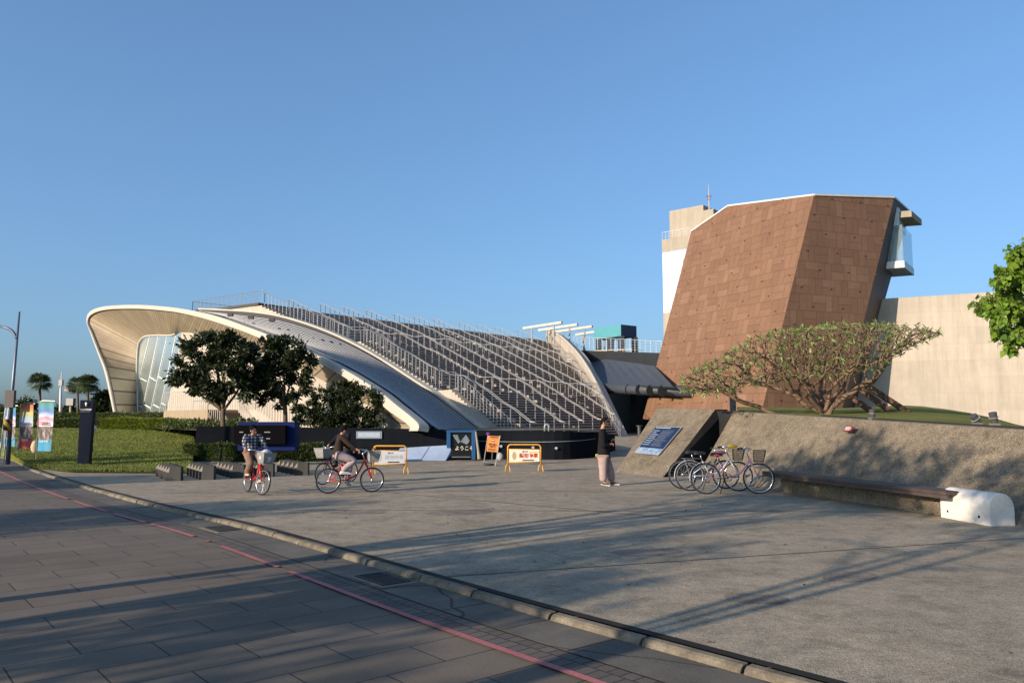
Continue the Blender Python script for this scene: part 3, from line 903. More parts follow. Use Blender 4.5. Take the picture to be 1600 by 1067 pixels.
a = P(925,650,86); b = P(1062,650,61)
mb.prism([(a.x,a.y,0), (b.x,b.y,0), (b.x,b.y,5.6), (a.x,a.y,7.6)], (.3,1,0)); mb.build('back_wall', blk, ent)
for px in (985, 1040):
    mb = MB(); p = P(px, 650, 68); mb.obox((p.x,p.y,.3), (.5,0,0), (0,.5,0), (0,0,3.7)); mb.build('column', mat('dark_column', (.02,.02,.022), .6), ent)
# soffit under the roof
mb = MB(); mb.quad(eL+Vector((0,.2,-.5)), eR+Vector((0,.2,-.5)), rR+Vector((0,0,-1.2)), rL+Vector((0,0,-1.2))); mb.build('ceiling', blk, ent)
# deck railing behind the parapet
a = P(890,541,86); b = P(1034,552,70)
zr = zt1
line = [tuple(Vector((a.x,a.y,0)).lerp(Vector((b.x,b.y,0)), i/20)[:2]) for i in range(21)]
guard('guard_railing', 'pale railing along the roof deck between the curved parapet and the brown tower', line, lambda i: zt2+.1+(zt1-zt2)*i/20, 1, h=1.2, pr=.022, mat_=mat('pale_rail', (.62,.62,.60), .4, .2))
# teal box on columns
tb = thing('roof_pavilion', 'teal and navy box raised on dark columns on the roof deck', 'pavilion', tuple(P(970,560,84)))
c0 = P(928,513,85.6); c1 = P(970,507,82); c1.z = c0.z = P(970,507,82).z; c2 = P(994,510,82); c2 = G(994,509.5,c1.z)
zb1 = P(970,525,82).z
c3 = c0+(c2-c1)
mb = MB(); mb.prism([(p.x,p.y,zb1) for p in (c0,c1,c2,c3)], (0,0,c1.z-zb1)); mb.build('box', mat('teal_panels', (.075,.27,.31), .5, var=.06), tb)
mb = MB(); q_ = (c2-c1).normalized(); w_ = Vector((q_.y,-q_.x,0))*.03; mb.prism([Vector((c1.x,c1.y,zb1))+w_, Vector((c2.x,c2.y,zb1))+w_, Vector((c2.x,c2.y,c1.z))+w_, c1+w_], w_*.5); mb.build('navy_panel', mat('navy_box_panel', (.012,.04,.10), .5), tb)
for fx, fy in ((.12,.1),(.12,.9),(.55,.1),(.97,.06),(.97,.94),(.55,.9)):
    p = c0.lerp(c1, fx)+(c2-c1)*fy
    mb = MB(); mb.obox((p.x-.3,p.y-.3,zt1-.6), (.6,0,0), (0,.6,0), (0,0,zb1-zt1+.6)); mb.build('column', mat('dark_blue_column', (.03,.04,.06), .5), tb)
mb = MB()
p = P(965,545,79)
for i in range(4):
    z = zt1+.15+i*.42; mb.tube([(p.x-2.6,p.y+2,z), (p.x+1.4,p.y,z), (p.x+2.6,p.y+1.2,z)], .05, 4)
for i in range(6): mb.tube([(p.x-2.6+i*.8, p.y+2-i*.4, zt1-.2), (p.x-2.6+i*.8, p.y+2-i*.4, zt1+1.5)], .05, 4)
mb.build('stair_rails', mat('cream_rail', (.5,.44,.33), .6), tb)
# ================================================================ BROWN TOWER
tw = thing('brown_tower', 'tall leaning tower clad in rust brown panels with a slanted roofline', 'tower building', tuple(P(1190,655,50)-Vector((0,0,P(1190,655,50).z))))
f0 = P(1187,655,50); f1 = P(1272,305,51.5)
lq = P(1022,577,62)
n1 = (f1-f0).cross(lq-f0).normalized()
Lt = PL(1080,362,f0,n1); Lm = PL(1138,322,f0,n1); Lb = PL(1004,655,f0,n1)
rq = P(1357,500,53.2)
n2 = (f1-f0).cross(rq-f0).normalized()
Rt = PL(1397,309,f0,n2); Rb = PL(1312,655,f0,n2)
print('tower face dots', (n1 if n1.y < 0 else -n1).dot(sdir), (n2 if n2.y < 0 else -n2).dot(sdir), 'top z', f1.z, Rt.z, Lt.z, [tuple(round(c,1) for c in v) for v in (f0,f1,Lt,Lm,Lb,Rt,Rb)])
def mat_tiles(name, cell=1.1, var=.22):
    m, nt, b = new_mat(name); uv = coords(nt, 'UV')
    sx = N(nt, 'ShaderNodeSeparateXYZ'); L(nt, uv, sx.inputs[0])
    vv = math_(nt, 'DIVIDE', sx.outputs[1], cell); row = math_(nt, 'FLOOR', vv)
    uu = math_(nt, 'ADD', math_(nt, 'DIVIDE', sx.outputs[0], cell), math_(nt, 'MULTIPLY', row, .25))
    col = math_(nt, 'FLOOR', uu); fu = math_(nt, 'FRACT', uu); fv = math_(nt, 'FRACT', vv)
    par = math_(nt, 'FLOORED_MODULO', math_(nt, 'ADD', row, col), 2.0)
    su = math_(nt, 'FLOOR', math_(nt, 'MULTIPLY', fu, 2.0)); sv = math_(nt, 'FLOOR', math_(nt, 'MULTIPLY', fv, 2.0))
    sub = math_(nt, 'ADD', math_(nt, 'MULTIPLY', par, su), math_(nt, 'MULTIPLY', math_(nt, 'SUBTRACT', 1.0, par), sv))
    cb = N(nt, 'ShaderNodeCombineXYZ'); L(nt, row, cb.inputs[0]); L(nt, col, cb.inputs[1]); L(nt, sub, cb.inputs[2])
    wn2 = N(nt, 'ShaderNodeTexWhiteNoise', noise_dimensions='3D'); L(nt, cb.outputs[0], wn2.inputs['Vector'])
    c = ramp(nt, wn2.outputs[0], [(0, (.176,.092,.050)), (.5, (.192,.101,.056)), (.85, (.204,.109,.061)), (1, (.222,.122,.071))])
    # edges
    def edge(f, k=1.0):
        f = math_(nt, 'FRACT', math_(nt, 'MULTIPLY', f, k)) if k != 1.0 else f
        return math_(nt, 'MULTIPLY', math_(nt, 'MINIMUM', f, math_(nt, 'SUBTRACT', 1.0, f)), 1.0/k)
    eu = math_(nt, 'ADD', math_(nt, 'MULTIPLY', par, edge(fu, 2.0)), math_(nt, 'MULTIPLY', math_(nt, 'SUBTRACT', 1.0, par), edge(fu)))
    ev = math_(nt, 'ADD', math_(nt, 'MULTIPLY', par, edge(fv)), math_(nt, 'MULTIPLY', math_(nt, 'SUBTRACT', 1.0, par), edge(fv, 2.0)))
    e = math_(nt, 'MINIMUM', eu, ev)
    line = math_(nt, 'LESS_THAN', e, .016)
    p = geo_pos(nt)
    c = mixc(nt, 1.0, c, ramp(nt, noise(nt, p, .35, 6, .7), [(.3, (.82,)*3), (.7, (1.1,)*3)]), 'MULTIPLY')
    c = mixc(nt, 1.0, c, ramp(nt, noise(nt, p, 6, 5, .7), [(.3, (.9,)*3), (.7, (1.08,)*3)]), 'MULTIPLY')
    c = mixc(nt, math_(nt, 'MULTIPLY', line, .6), c, (.055,.03,.02))
    L(nt, c, b.inputs['Base Color']); b.inputs['Roughness'].default_value = .55; b.inputs['Specular IOR Level'].default_value = .4
    h = math_(nt, 'MULTIPLY', math_(nt, 'MINIMUM', e, .03), 20.0)
    h = math_(nt, 'ADD', h, math_(nt, 'MULTIPLY', wn2.outputs[0], .35))
    bump(nt, b, h, .35, .03); return m
M['tiles'] = mat_tiles('rust_brown_cladding')
mb = MB(); mb.add([f0, f1, Lm, Lt, Lb], [(0,1,2,3,4)]); mb.build('left_face', M['tiles'], tw, puv=True)
mb = MB(); mb.add([f0, Rb, Rt, f1], [(0,1,2,3)]); mb.build('right_face', M['tiles'], tw, puv=True)
bt = P(1421,331,57.5); bb = P(1384,464,57); bb2 = P(1330,655,56.5)
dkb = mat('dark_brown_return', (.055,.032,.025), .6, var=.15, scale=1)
Lt2 = Lt+Vector((6,9,0)); Lm2 = Lm+Vector((5,9,0)); Lb2 = Lb+Vector((8,9,0))
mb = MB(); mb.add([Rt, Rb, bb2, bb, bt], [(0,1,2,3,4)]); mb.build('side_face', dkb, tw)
mb = MB(); mb.add([Lt, Lm, Lm2, Lt2], [(0,1,2,3)]); mb.add([Lm, f1, Rt, bt, Lm2], [(0,1,2,3,4)]); mb.build('roof', mat('tower_roof', (.2,.18,.16), .8), tw)
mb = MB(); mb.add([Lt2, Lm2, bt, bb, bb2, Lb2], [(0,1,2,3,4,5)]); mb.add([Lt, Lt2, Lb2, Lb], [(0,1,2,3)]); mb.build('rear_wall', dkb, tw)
up = Vector((0,0,1))
mb = MB(); ed = [Lt, Lm, f1, Rt, bt]
for a, b in zip(ed[:-1], ed[1:]): mb.tube([a+up*.02, b+up*.02], .09, 4)
mb.build('roof_trim', mat('pale_roof_trim', (.55,.52,.47), .5), tw)
# fixing studs on both faces
mb = MB()
def studs(n_, corners, dens):
    nn = n_ if n_.y < 0 else -n_
    t = Vector((0,0,1)).cross(nn).normalized(); b_ = nn.cross(t)
    c2 = [((c-corners[0]).dot(t), (c-corners[0]).dot(b_)) for c in corners]
    def inp(x, y):
        r_ = False; j = len(c2)-1
        for i in range(len(c2)):
            if (c2[i][1] > y) != (c2[j][1] > y) and x < (c2[j][0]-c2[i][0])*(y-c2[i][1])/(c2[j][1]-c2[i][1])+c2[i][0]: r_ = not r_
            j = i
        return r_
    for i in range(-30, 30):
        for j in range(-30, 30):
            x = (i+.25*j)*1.25; y = j*1.25
            if (i+j) % 2 == 0 and inp(x, y):
                p = corners[0]+t*x+b_*y+nn*.03; mb.box(p, (.09,.07,.09))
studs(n1, [f0, f1, Lm, Lt, Lb], 1); studs(n2, [f0, f1, Rt, Rb], 1)
mb.build('fixing_studs', mat('bronze_stud', (.12,.06,.04), .5), tw)
# lookout: canopy slab, glass box, base slab
zc = P(1422,335,54.6).z
a, b, c = P(1378,328,55.2), P(1424,329,54.6), G(1440,343,P(1424,329,54.6).z)
a.z = b.z = c.z
bk = a+(c-b)
mb = MB(); mb.prism([a-up*.45, b-up*.45, c-up*.45, bk-up*.45+Vector((0,0,0))], up*.45); mb.build('canopy_slab', M['towerconc'], tw, puv=True)
z2 = P(1412,407,54.6).z
a2, b2 = P(1370,408,55.4), P(1413,406,54.6); a2.z = b2.z = z2; c2_ = G(1428,420,z2-.0); 
d2 = a2+(c2_-b2)
mb = MB(); mb.prism([p-up*.5 for p in (a2, b2, c2_, d2)], up*.5); mb.build('lookout_floor', mat('grey_metal_fascia', (.42,.42,.42), .4, .3), tw)
gm, nt, bs = new_mat('clear_blue_glass')
bs.inputs['Base Color'].default_value = (.75,.88,.92,1); bs.inputs['Transmission Weight'].default_value = .85; bs.inputs['Roughness'].default_value = .03; bs.inputs['IOR'].default_value = 1.12
bs.inputs['Specular IOR Level'].default_value = 1
ins = lambda q, f: q.lerp((a2+b2+c2_+d2)/4, f)
g1, g2, g3, g4 = [ins(q, .06) for q in (a2, b2, c2_, d2)]
zg = P(1410,352,54.8).z
tops = [Vector((q.x, q.y, zg)) for q in (g1.lerp(g2,.42), g2, g3, g4)]
mb = MB()
mb.quad(g1, g2, tops[1], tops[0]); mb.quad(g2, g3, tops[2], tops[1]); mb.quad(g3, g4, tops[3], tops[2])
gb = mb.build('glass_box', gm, tw, solid=.04)
mb = MB()
e_ = Vector((.15,.7,0)); mb.quad(g1.lerp(g2,.05)+e_, g1.lerp(g2,.9)+e_, Vector((g2.x,g2.y,zg-.3))+e_-(g2-g1)*.12, Vector((g1.x,g1.y,zg-.3))+(g2-g1)*.48+e_); 
mb.build('inner_screen', mat('pale_screen', (.45,.47,.43), .6), tw)
mb = MB(); mb.prism([Vector((q.x,q.y,zg)) for q in (g1.lerp(g2,.3), g2.lerp(g1,.1), g3.lerp(g4,.2), g4)], up*1.3); mb.build('lookout_core', mat('pale_blue_panel', (.45,.55,.58), .4), tw)
# ================================================================ CONCRETE LIFT TOWER
ct = thing('concrete_tower', 'grey beige concrete lift tower with white panels standing left behind the brown tower', 'tower building', (15, 78, 0))
A1, A2 = P(1034,375,80), P(1090,368,77.4); A2.z = A1.z
u_ = (A2-A1).normalized(); bk_ = Vector((-u_.y, u_.x, 0)); 
if bk_.y < 0: bk_ = -bk_
def blockz(name, p, q, z0, z1, dep, m, par, inset=0):
    mb = MB(); o = Vector((p.x,p.y,z0))+bk_*inset; mb.obox(o, (q.x-p.x, q.y-p.y, 0), bk_*dep, (0,0,z1-z0)); return mb.build(name, m, par, puv=True)
zA = A1.z; zW1 = P(1034,394,80).z; zW0 = P(1034,489,80).z
E = A1+u_*9
blockz('upper_band', A1, E, zW1, zA, 7, M['towerconc'], ct)
blockz('panel_wall', A1+u_*.02, E, zW0, zW1, 7, M['whitepanel'], ct, .03)
blockz('lower_wall', A1, E, 0, zW0, 7, M['towerconc'], ct)
q1 = P(1043,329,81); zq = q1.z
B1 = A1+u_*1.0; 
blockz('lift_housing', Vector((q1.x,q1.y,0)), Vector((q1.x,q1.y,0))+u_*3.9, zA, zq, 4, M['towerconc'], ct, .4)
blockz('lower_housing', Vector((q1.x,q1.y,0))+u_*3.9, Vector((q1.x,q1.y,0))+u_*5.0, zA, zq-.6, 4, M['towerconc'], ct, .4)
a = A1+bk_*.1; b = a+u_*3.2
guard('guard_railing', 'small white railing on the ledge of the concrete lift tower', [tuple(a.lerp(b, i/8)[:2]) for i in range(9)], lambda i: zA, 1, h=.8, bars=3, mat_=mat('pale_rail', (.62,.62,.60), .4, .2))
pm = P(1108,322,79)
am = thing('antenna', 'thin pole antenna on top of the concrete lift tower', 'antenna', (pm.x, pm.y, zq-.7))
mb = MB(); zt_ = P(1108,289,79).z
mb.tube([(pm.x,pm.y,zq-.7), (pm.x,pm.y,zt_-.9), (pm.x,pm.y,zt_)], [.09,.06,.03], 6); mb.build('mast', steel, am)
mb = MB(); mb.box((pm.x,pm.y,zt_-1.2), (.6,.1,.15)); mb.box((pm.x,pm.y,zt_-1.5), (.35,.1,.2)); mb.build('bracket', steeld, am)
# ================================================================ BIG CREAM WALL ON THE RIGHT
p0, p1 = P(1340,466,56.5), P(1600,452,53)
zt = 11.25
d = Vector((p1.x-p0.x, p1.y-p0.y, 0)); d.normalize()
q0, q1 = Vector((p0.x,p0.y,0))-d*9, Vector((p0.x,p0.y,0))+d*40
nn = Vector((-d.y, d.x, 0))
mb = MB(); zl = PL(1385,465,q0,nn).z; zr_ = PL(1600,452,q0,nn).z; dx = (PL(1600,452,q0,nn)-PL(1385,465,q0,nn)); sl_ = (zr_-zl)/dx.length
s0 = (PL(1385,465,q0,nn)-q0).length
mb.prism([q0, q1, q1+up*(zl+sl_*(48-s0)), q0+up*(zl-sl_*s0)], nn*1.2)
bwall = mb.build('exhibition_wall', M['bigwall'], puv=True); tag(bwall, 'huge plain sandy concrete wall rising behind the grass mound on the right', 'wall')
# faint lighter patch plates (cast relief)
# ================================================================ FOREGROUND WALLS
def batter(name, label, cat, b0, b1, run, t0, t1, back, mt, sk0=0, sk1=0, side=None):
    """battered wall: base line b0->b1 (plan), crown set back by run along n, heights t0,t1, crown depth back"""
    b0, b1 = Vector(b0), Vector(b1); d = (b1-b0).normalized(); n_ = Vector((-d.y, d.x, 0))
    if n_.x < 0: n_ = -n_
    A = b0; B = b1; C = b1+n_*run+d*sk1+up*t1; D = b0+n_*run+d*sk0+up*t0; E = D+n_*back; Fp = C+n_*back; Gq = Vector((Fp.x,Fp.y,0)); H = Vector((E.x,E.y,0))
    mb = MB(); mb.add([A,B,C,D,E,Fp,Gq,H], [(0,1,2,3),(3,2,5,4),(4,5,6,7),(0,3,4,7)]); mb.add([B,Gq,Fp,C], [(0,1,2,3)], 1)
    o = mb.build(name, [mt, side or mt]); tag(o, label, cat); return o, n_
wall_main, wN = batter('battered_wall', 'long sloping pebble dash wall with a bench at its foot, right of the parked bicycles', 'wall', W0, W1+(W1-W0).normalized()*3.2, 1.79, 1.852, 1.81-.0438*((W1-W0).length+3.2), .4, M['wallagg'], -.97, 0)
m0, m1 = G(962,738,0), G(1036,745.5,0)
mono, mN = batter('battered_pier', 'short sloping pebble dash pier carrying the navy information board', 'wall', m0, m1, 2.55, 1.985, 1.92, .5, M['wallagg'], -1.15, -.62, side=mat('shade_dark_wall', (.022,.022,.022), .9, var=.3, scale=1, spec=.15))  # right side of the pier painted near-black for its shade
# back of the passage between pier and wall, its shade painted dark
mb = MB(); blackw = mat('shade_dark_wall', (.022,.022,.022), .8, var=.3, scale=1)
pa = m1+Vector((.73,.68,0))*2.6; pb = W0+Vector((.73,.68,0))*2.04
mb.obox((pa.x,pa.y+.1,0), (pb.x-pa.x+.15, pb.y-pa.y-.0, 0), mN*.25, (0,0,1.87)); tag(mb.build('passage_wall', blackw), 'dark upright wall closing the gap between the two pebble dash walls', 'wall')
# thin dark edging along the crown
mb = MB(); a = wall_top(2.6)+wn_*.38; b = wall_top(14)+wn_*.38
mb.obox(a-up*.02, b-a, wn_*.05, (0,0,.05)); tag(mb.build('metal_edging', plain('black_edging', (.02,.02,.02), .5)), 'thin black metal edging where the grass meets the top of the sloping wall', 'edging')
# scratches / repair patches on the walls are in the material
# bench
s0_, s1_ = None, None
def wallpt(s, out=0): return W0+wd*s-wn_*out
def s_for_px(px, out):
    q = (px-800)/F; p = wallpt(0, out); return (q*p.y-p.x)/(wd.x-q*wd.y)
sa, sb = s_for_px(1190,.45), s_for_px(1465,.55)
bench = thing('bench', 'long dark timber bench on a low pebble plinth along the sloping wall', 'bench', tuple(wallpt((sa+sb)/2, .2)))
timber = mat('weathered_dark_timber', (.065,.045,.036), .6, var=.35, scale=3, bmp=.2, bscale=12)
mb = MB()
for i in range(4):
    o_ = wallpt(sa, .52-.125*i); mb.obox(o_+up*.40, wd*(sb-sa), wn_*.115, (0,0,.055))
mb.build('seat', timber, bench, bevel=.006)
mb = MB(); o_ = wallpt(sa, .50); mb.obox(o_+up*.34, wd*(sb-sa), wn_*.04, (0,0,.058)); mb.build('front_rail', timber, bench)
n_br = 9
for i in range(n_br):
    s = sa+.3+(sb-sa-.6)*i/(n_br-1); mb = MB(); mb.obox(wallpt(s, .47)+up*.325, wd*.06, wn_*.5, (0,0,.07)); mb.build('bracket', darkm, bench)
mb = MB(); sp = s_for_px(1215,.1); se = s_for_px(1467,.12)
mb.obox(wallpt(sp,.12), wd*(se-sp), wn_*.6, (0,0,.32)); mb.build('plinth', M['wallagg'], bench, bevel=.015)
# white half-round block
b0 = G(1470,808,0); b1 = G(1547,822.5,0); dd = (b1-b0).normalized(); ln = (b1-b0).length; nn2 = Vector((-dd.y, dd.x, 0)); 
if nn2.x < 0: nn2 = -nn2
blk_ = thing('concrete_block', 'white painted half-round concrete block with two small holes, right end of the bench', 'block', tuple(b0+dd*ln/2+nn2*.2))
mb = MB(); prof = [b0, b0+up*.26]; w = .42
for i in range(1, 14):
    a = math.pi*i/14; prof.append(b0+nn2*(w/2-w/2*math.cos(a))+up*(.26+.235*math.sin(a)))
prof += [b0+nn2*w+up*.26, b0+nn2*w]
mb.prism(prof, b1-b0)
wp_ = mat('dirty_white_paint', (.68,.63,.56), .7, var=.14, scale=3.5, fine=.08, bscale=20, bmp=.15)
bo = mb.build('body', wp_, blk_, bevel=.012)
for f in (.16, .80):
    p = b0+(b1-b0)*f+up*.12-nn2*.004; mb = MB(); mb.tube([p, p+nn2*.01], .022, 12); mb.build('hole', plain('hole_black', (.01,.01,.01), .9), blk_)
# red plaque on the wall, text strokes
def slope_pt(px, py, lift=.006):
    n3 = wd.cross(wn_*1.79+up*1.81).normalized()
    if n3.y > 0: n3 = -n3
    if n3.x > 0: n3 = -n3
    return PL(px, py, W0, n3)+n3*lift
redp = plain('red_enamel', (.17,.02,.017), .6); wht = plain('white_lettering', (.75,.72,.68), .6)
c4 = [slope_pt(*q) for q in ((1318,673.6),(1330,674.6),(1336,667),(1323,666))]
t = thing('wall_plaque', 'small red plaque with pale lettering high on the sloping pebble wall', 'plaque', tuple(c4[0]))
mb = MB(); mb.add(c4, [(0,1,2,3)]); mb.build('plate', redp, t, solid=.012)
# ================================================================ TEXT helper
def text_obj(name, s, center, right, upv, height, mt, parent, depth=.002, bold=0, align='CENTER'):
    cu = bpy.data.curves.new(name, 'FONT'); cu.body = s; cu.size = 1; cu.align_x = align; cu.align_y = 'CENTER'; cu.extrude = 0; cu.offset = bold; cu.resolution_u = 3
    tmp = bpy.data.objects.new(name, cu); COL.objects.link(tmp); bpy.context.view_layer.update()
    me = bpy.data.meshes.new_from_object(tmp.evaluated_get(bpy.context.evaluated_depsgraph_get())); bpy.data.objects.remove(tmp)
    me.name = name; me.materials.clear(); me.materials.append(mt)
    r = Vector(right).normalized(); u = Vector(upv).normalized(); n_ = r.cross(u)
    o = bpy.data.objects.new(name, me); COL.objects.link(o); Mx = Matrix((r*height, u*height, n_*height)).transposed().to_4x4()
    off = root_loc(parent); me.transform(Matrix.Translation(Vector(center)+n_*depth-off)@Mx); o.parent = parent; return o
def bars_text(mb, a, r, u, w, h, rows, fill=.6, seed=1, wmin=.4):
    rg = random.Random(seed); n_ = r.cross(u)
    for i in range(rows):
        y = h*(1-(i+.5)/rows); x = 0; end = w*rg.uniform(wmin, 1)
        while x < end:
            l = rg.uniform(.03, .12)*w
            mb.quad(a+r*x+u*(y-h/rows*fill/2), a+r*min(x+l, end)+u*(y-h/rows*fill/2), a+r*min(x+l, end)+u*(y+h/rows*fill/2), a+r*x+u*(y+h/rows*fill/2)); x += l*1.18
r_ = (c4[1]-c4[0]).normalized(); u_2 = (c4[3]-c4[0]); u_2 = (u_2-r_*u_2.dot(r_)); hh = u_2.length; u_2.normalize(); nq = r_.cross(u_2)
mb = MB(); bars_text(mb, c4[0].lerp(c4[3],.15)+r_*.03+nq*.012, (c4[1]-c4[0]).normalized(), (c4[3]-c4[0]).normalized(), (c4[1]-c4[0]).length*.75, (c4[3]-c4[0]).length*.7, 3, .55, 3, .8); mb.build('lettering', wht, t)
# ---- information board on the pier
n3 = (m1-m0).normalized().cross(mN*2.55+up*1.95).normalized()
if n3.x > 0: n3 = -n3
def pier_pt(px, py, lift=.0): return PL(px, py, m0, n3)+n3*lift
ib = thing('information_board', 'navy information board with pale lines of writing lying on the sloping pier', 'information board', tuple(pier_pt(1020,690)))
q4 = [pier_pt(x, y, .05) for x, y in ((993,708.5),(1030,712.5),(1066,669.5),(1026,668))]
mb = MB(); mb.add([q-n3*.045 for q in q4]+q4, [(0,1,2,3),(7,6,5,4),(0,4,5,1),(1,5,6,2),(2,6,7,3),(3,7,4,0)]); mb.build('board', plain('navy_enamel', (.010,.022,.062), .5), ib)
mb = MB(); mb.tube([q-n3*.01 for q in (q4[0],q4[1],q4[2],q4[3])], .022, 4, closed=True); mb.build('frame', plain('silver_frame', (.5,.5,.52), .35, .6), ib)
def bl_(u, v): # bilinear on board
    return q4[0].lerp(q4[1], u).lerp(q4[3].lerp(q4[2], u), v)+n3*.006
mb = MB(); rg = random.Random(5)
def bquad(mb, u0, v0, u1, v1, m=0): mb.quad(bl_(u0,v0), bl_(u1,v0), bl_(u1,v1), bl_(u0,v1), m)
x = .06
while x < .62: bquad(mb, x, .93, x+.032, .965); x += .042
for v in np.arange(.28, .88, .075):
    e = .06+rg.uniform(.16, .30)
    x = .05
    while x < e: bquad(mb, x, v+.02, x+.018, v+.042); x += .023
mb.build('headings', plain('pale_print', (.38,.42,.50), .6), ib)
mb = MB()
for v in np.arange(.27, .88, .0165):
    if int((v-.27)/.0165) % 9 == 8: continue
    e = rg.uniform(.70, .86); x = .40
    while x < e: bquad(mb, x, v, x+.016, v+.008); x += .021
mb.build('body_text', plain('grey_print', (.14,.17,.22), .6), ib)
def mat_picture(name, cols, scale=3):
    m, nt, b = new_mat(name); p = coords(nt)
    c = ramp(nt, noise(nt, p, scale, 5, .7), [(.3+.4*i/(len(cols)-1), c_) for i, c_ in enumerate(cols)]); L(nt, c, b.inputs['Base Color']); b.inputs['Roughness'].default_value = .5; return m
mb = MB(); bquad(mb, .0, .0, 1, .2); mb.build('picture_strip', mat_picture('blue_picture', [(.03,.08,.2),(.12,.22,.38),(.32,.36,.40),(.30,.26,.18)], 5), ib)
# ================================================================ GRANITE FRONT WALL + things on it
def gw(px, base_y): return G(px, base_y, 0)
fw_plan = [G(302,719.5,0), G(420,718.5,0), G(560,718,0), G(700,718,0), G(800,718.2,0), G(880,718.5,0), G(925,715.5,0), G(962,708,0)]
tops = [665.5,667,668.5,671,673,674,675,679]
fl = smooth_poly([tuple(p) for p in fw_plan], 5); ty = np.interp(np.linspace(0,1,len(fl)), np.linspace(0,1,len(tops)), tops)
mb = MB(); topv = [P(800+F*p.x/p.y, y, p.y) for p, y in zip(fl, ty)]
bk = [Vector((p.x+.0, p.y+.45, 0)) for p in fl]
mb.grid([[Vector((p.x,p.y,-.1)) for p in fl], topv, [Vector((b.x,b.y,t_.z)) for b, t_ in zip(bk, topv)], [Vector((b.x,b.y,-.1)) for b in bk]])
mb.add([fl[0], topv[0], Vector((bk[0].x,bk[0].y,topv[0].z)), bk[0]], [(0,1,2,3)]); mb.add([fl[-1], topv[-1], Vector((bk[-1].x,bk[-1].y,topv[-1].z)), bk[-1]], [(3,2,1,0)])
fwall = mb.build('granite_wall', M['granite'], puv=True); tag(fwall, 'long low curved wall of dark granite in front of the museum stairs and trees', 'wall')
# small lamps on wall, string of cable
DW = 30.0
def wq(px, y, d=.08): 
    p = on_plan(px, y, [tuple(q[:2]) for q in fl]); return p+Vector((0,-d,0))
mb = MB(); pts = [wq(x, y, .12) for x, y in ((745,688.5),(800,690),(860,690),(905,688),(930,685))]; mb.tube(smooth_poly([tuple(q) for q in pts], 6), .008, 4); tag(mb.build('cable', plain('pale_cable', (.5,.5,.5), .5)), 'thin pale cable strung along the dark granite wall', 'cable')
for x, y in ((783,697),(833,699),(869,700)):
    p = wq(x, y, .05); t = thing('wall_lamp', {783:'round wall lamp on the granite wall between easel sign and yellow barrier',833:'round wall lamp on the granite wall behind the right yellow barrier',869:'round wall lamp on the granite wall right of the yellow barrier'}[x], 'wall lamp', tuple(p), 'round lamps on the granite wall')
    mb = MB(); mb.tube([p+Vector((0,-.03,0)), p+Vector((0,.05,0))], .045, 10); mb.build('lens', plain('grey_lens', (.3,.3,.3), .4), t)
    mb = MB(); mb.ring(p+Vector((0,-.03,0)), .05, .008, nseg=12, n=4); mb.build('bezel', steel, t)
# grey plaque
t = thing('wall_plaque', 'long pale blue-grey plaque on the granite wall below the dark bush', 'plaque', tuple(wq(577,684)))
def wrect(x0, y0, x1, y1, d): a = wq(x0,y0,d); b = wq(x1,y0,d); return a, b, wq(x1,y1,d), wq(x0,y1,d)
mb = MB(); a, b, c, d = wrect(557,685,597,673.5,.06); mb.prism([a,b,c,d], Vector((0,.05,0))); mb.build('plate', plain('blue_grey_plate', (.20,.24,.30), .4), t)
mb = MB(); a, b, c, d = wrect(560,683,594,675.5,.07); mb.prism([a,b,c,d], Vector((0,.008,0))); mb.build('face', mat_picture('pale_plate', [(.25,.3,.36),(.36,.42,.48),(.30,.35,.42)], 6), t)
# blue framed dark screen
t = thing('display_board', 'large dark display board in a bright blue frame against the granite wall', 'display board', tuple(G(415,712,0)))
DB = 27.5
def dq(x, y, D=DB): return P(x, y, D)
blueM = plain('cobalt_blue_paint', (.003,.012,.075), .6, spec=.1)
mb = MB(); mb.prism([dq(371.5,704), dq(461,704), dq(461,659), dq(371.5,659)], (0,.5,0)); mb.build('frame', blueM, t, bevel=.01)
mb = MB(); mb.prism([dq(365.6,693.5,DB-.25), dq(445.7,693.5,DB-.25), dq(445.7,664.3,DB-.25), dq(365.6,664.3,DB-.25)], (0,.22,0)); mb.build('screen', plain('black_screen', (.0015,.0013,.0018), .7, spec=.05), t)
mb = MB()
for y0, x0, x1 in ((675,413,422),(675,374,380),(685,380,391),(685,416,422)):
    mb.quad(dq(x0,y0+.7,DB-.26), dq(x1,y0+.7,DB-.26), dq(x1,y0-.7,DB-.26), dq(x0,y0-.7,DB-.26))
mb.build('lettering', plain('dim_lettering', (.25,.25,.27), .5), t)
# slanted white-blue box
t = thing('exhibit_box', 'low slanted blue and white box standing in front of the granite wall', 'box', tuple(G(668,720,0)))
Db = G(668,720,0).y
a = P(612,719,Db+.3); b = P(696,719.5,Db); c = P(711,692,Db+1.1); d = P(632,690,Db+1.4)
mb = MB(); e1 = Vector((P(721,720.5,Db+1.0).x, Db+1.0, 0)); cz = c.z
c2v = Vector((e1.x, e1.y, cz)); 
mb.add([a,b,c,d], [(0,1,2,3)]); whb = mat('pale_blue_panels', (.30,.38,.52), .35, var=.18, scale=.8)
mb.build('sloping_face', whb, t)
mb = MB(); mb.add([b, e1, c2v, c], [(0,1,2,3)]); back0 = Vector((a.x, Db+1.4, 0)); back1 = Vector((e1.x, Db+1.5, 0)); d0 = Vector((d.x, d.y, 0)); mb.add([c, c2v, Vector((d.x,d.y+.6,d.z)), d], [(0,1,2,3)]); mb.add([a, d, Vector((d.x,d.y+.6,d.z)), back0], [(0,1,2,3)])
mb.add([e1, back1, Vector((back1.x,back1.y,cz)), c2v], [(0,1,2,3)])
mb.build('side', plain('navy_side', (.016,.04,.13), .5), t)
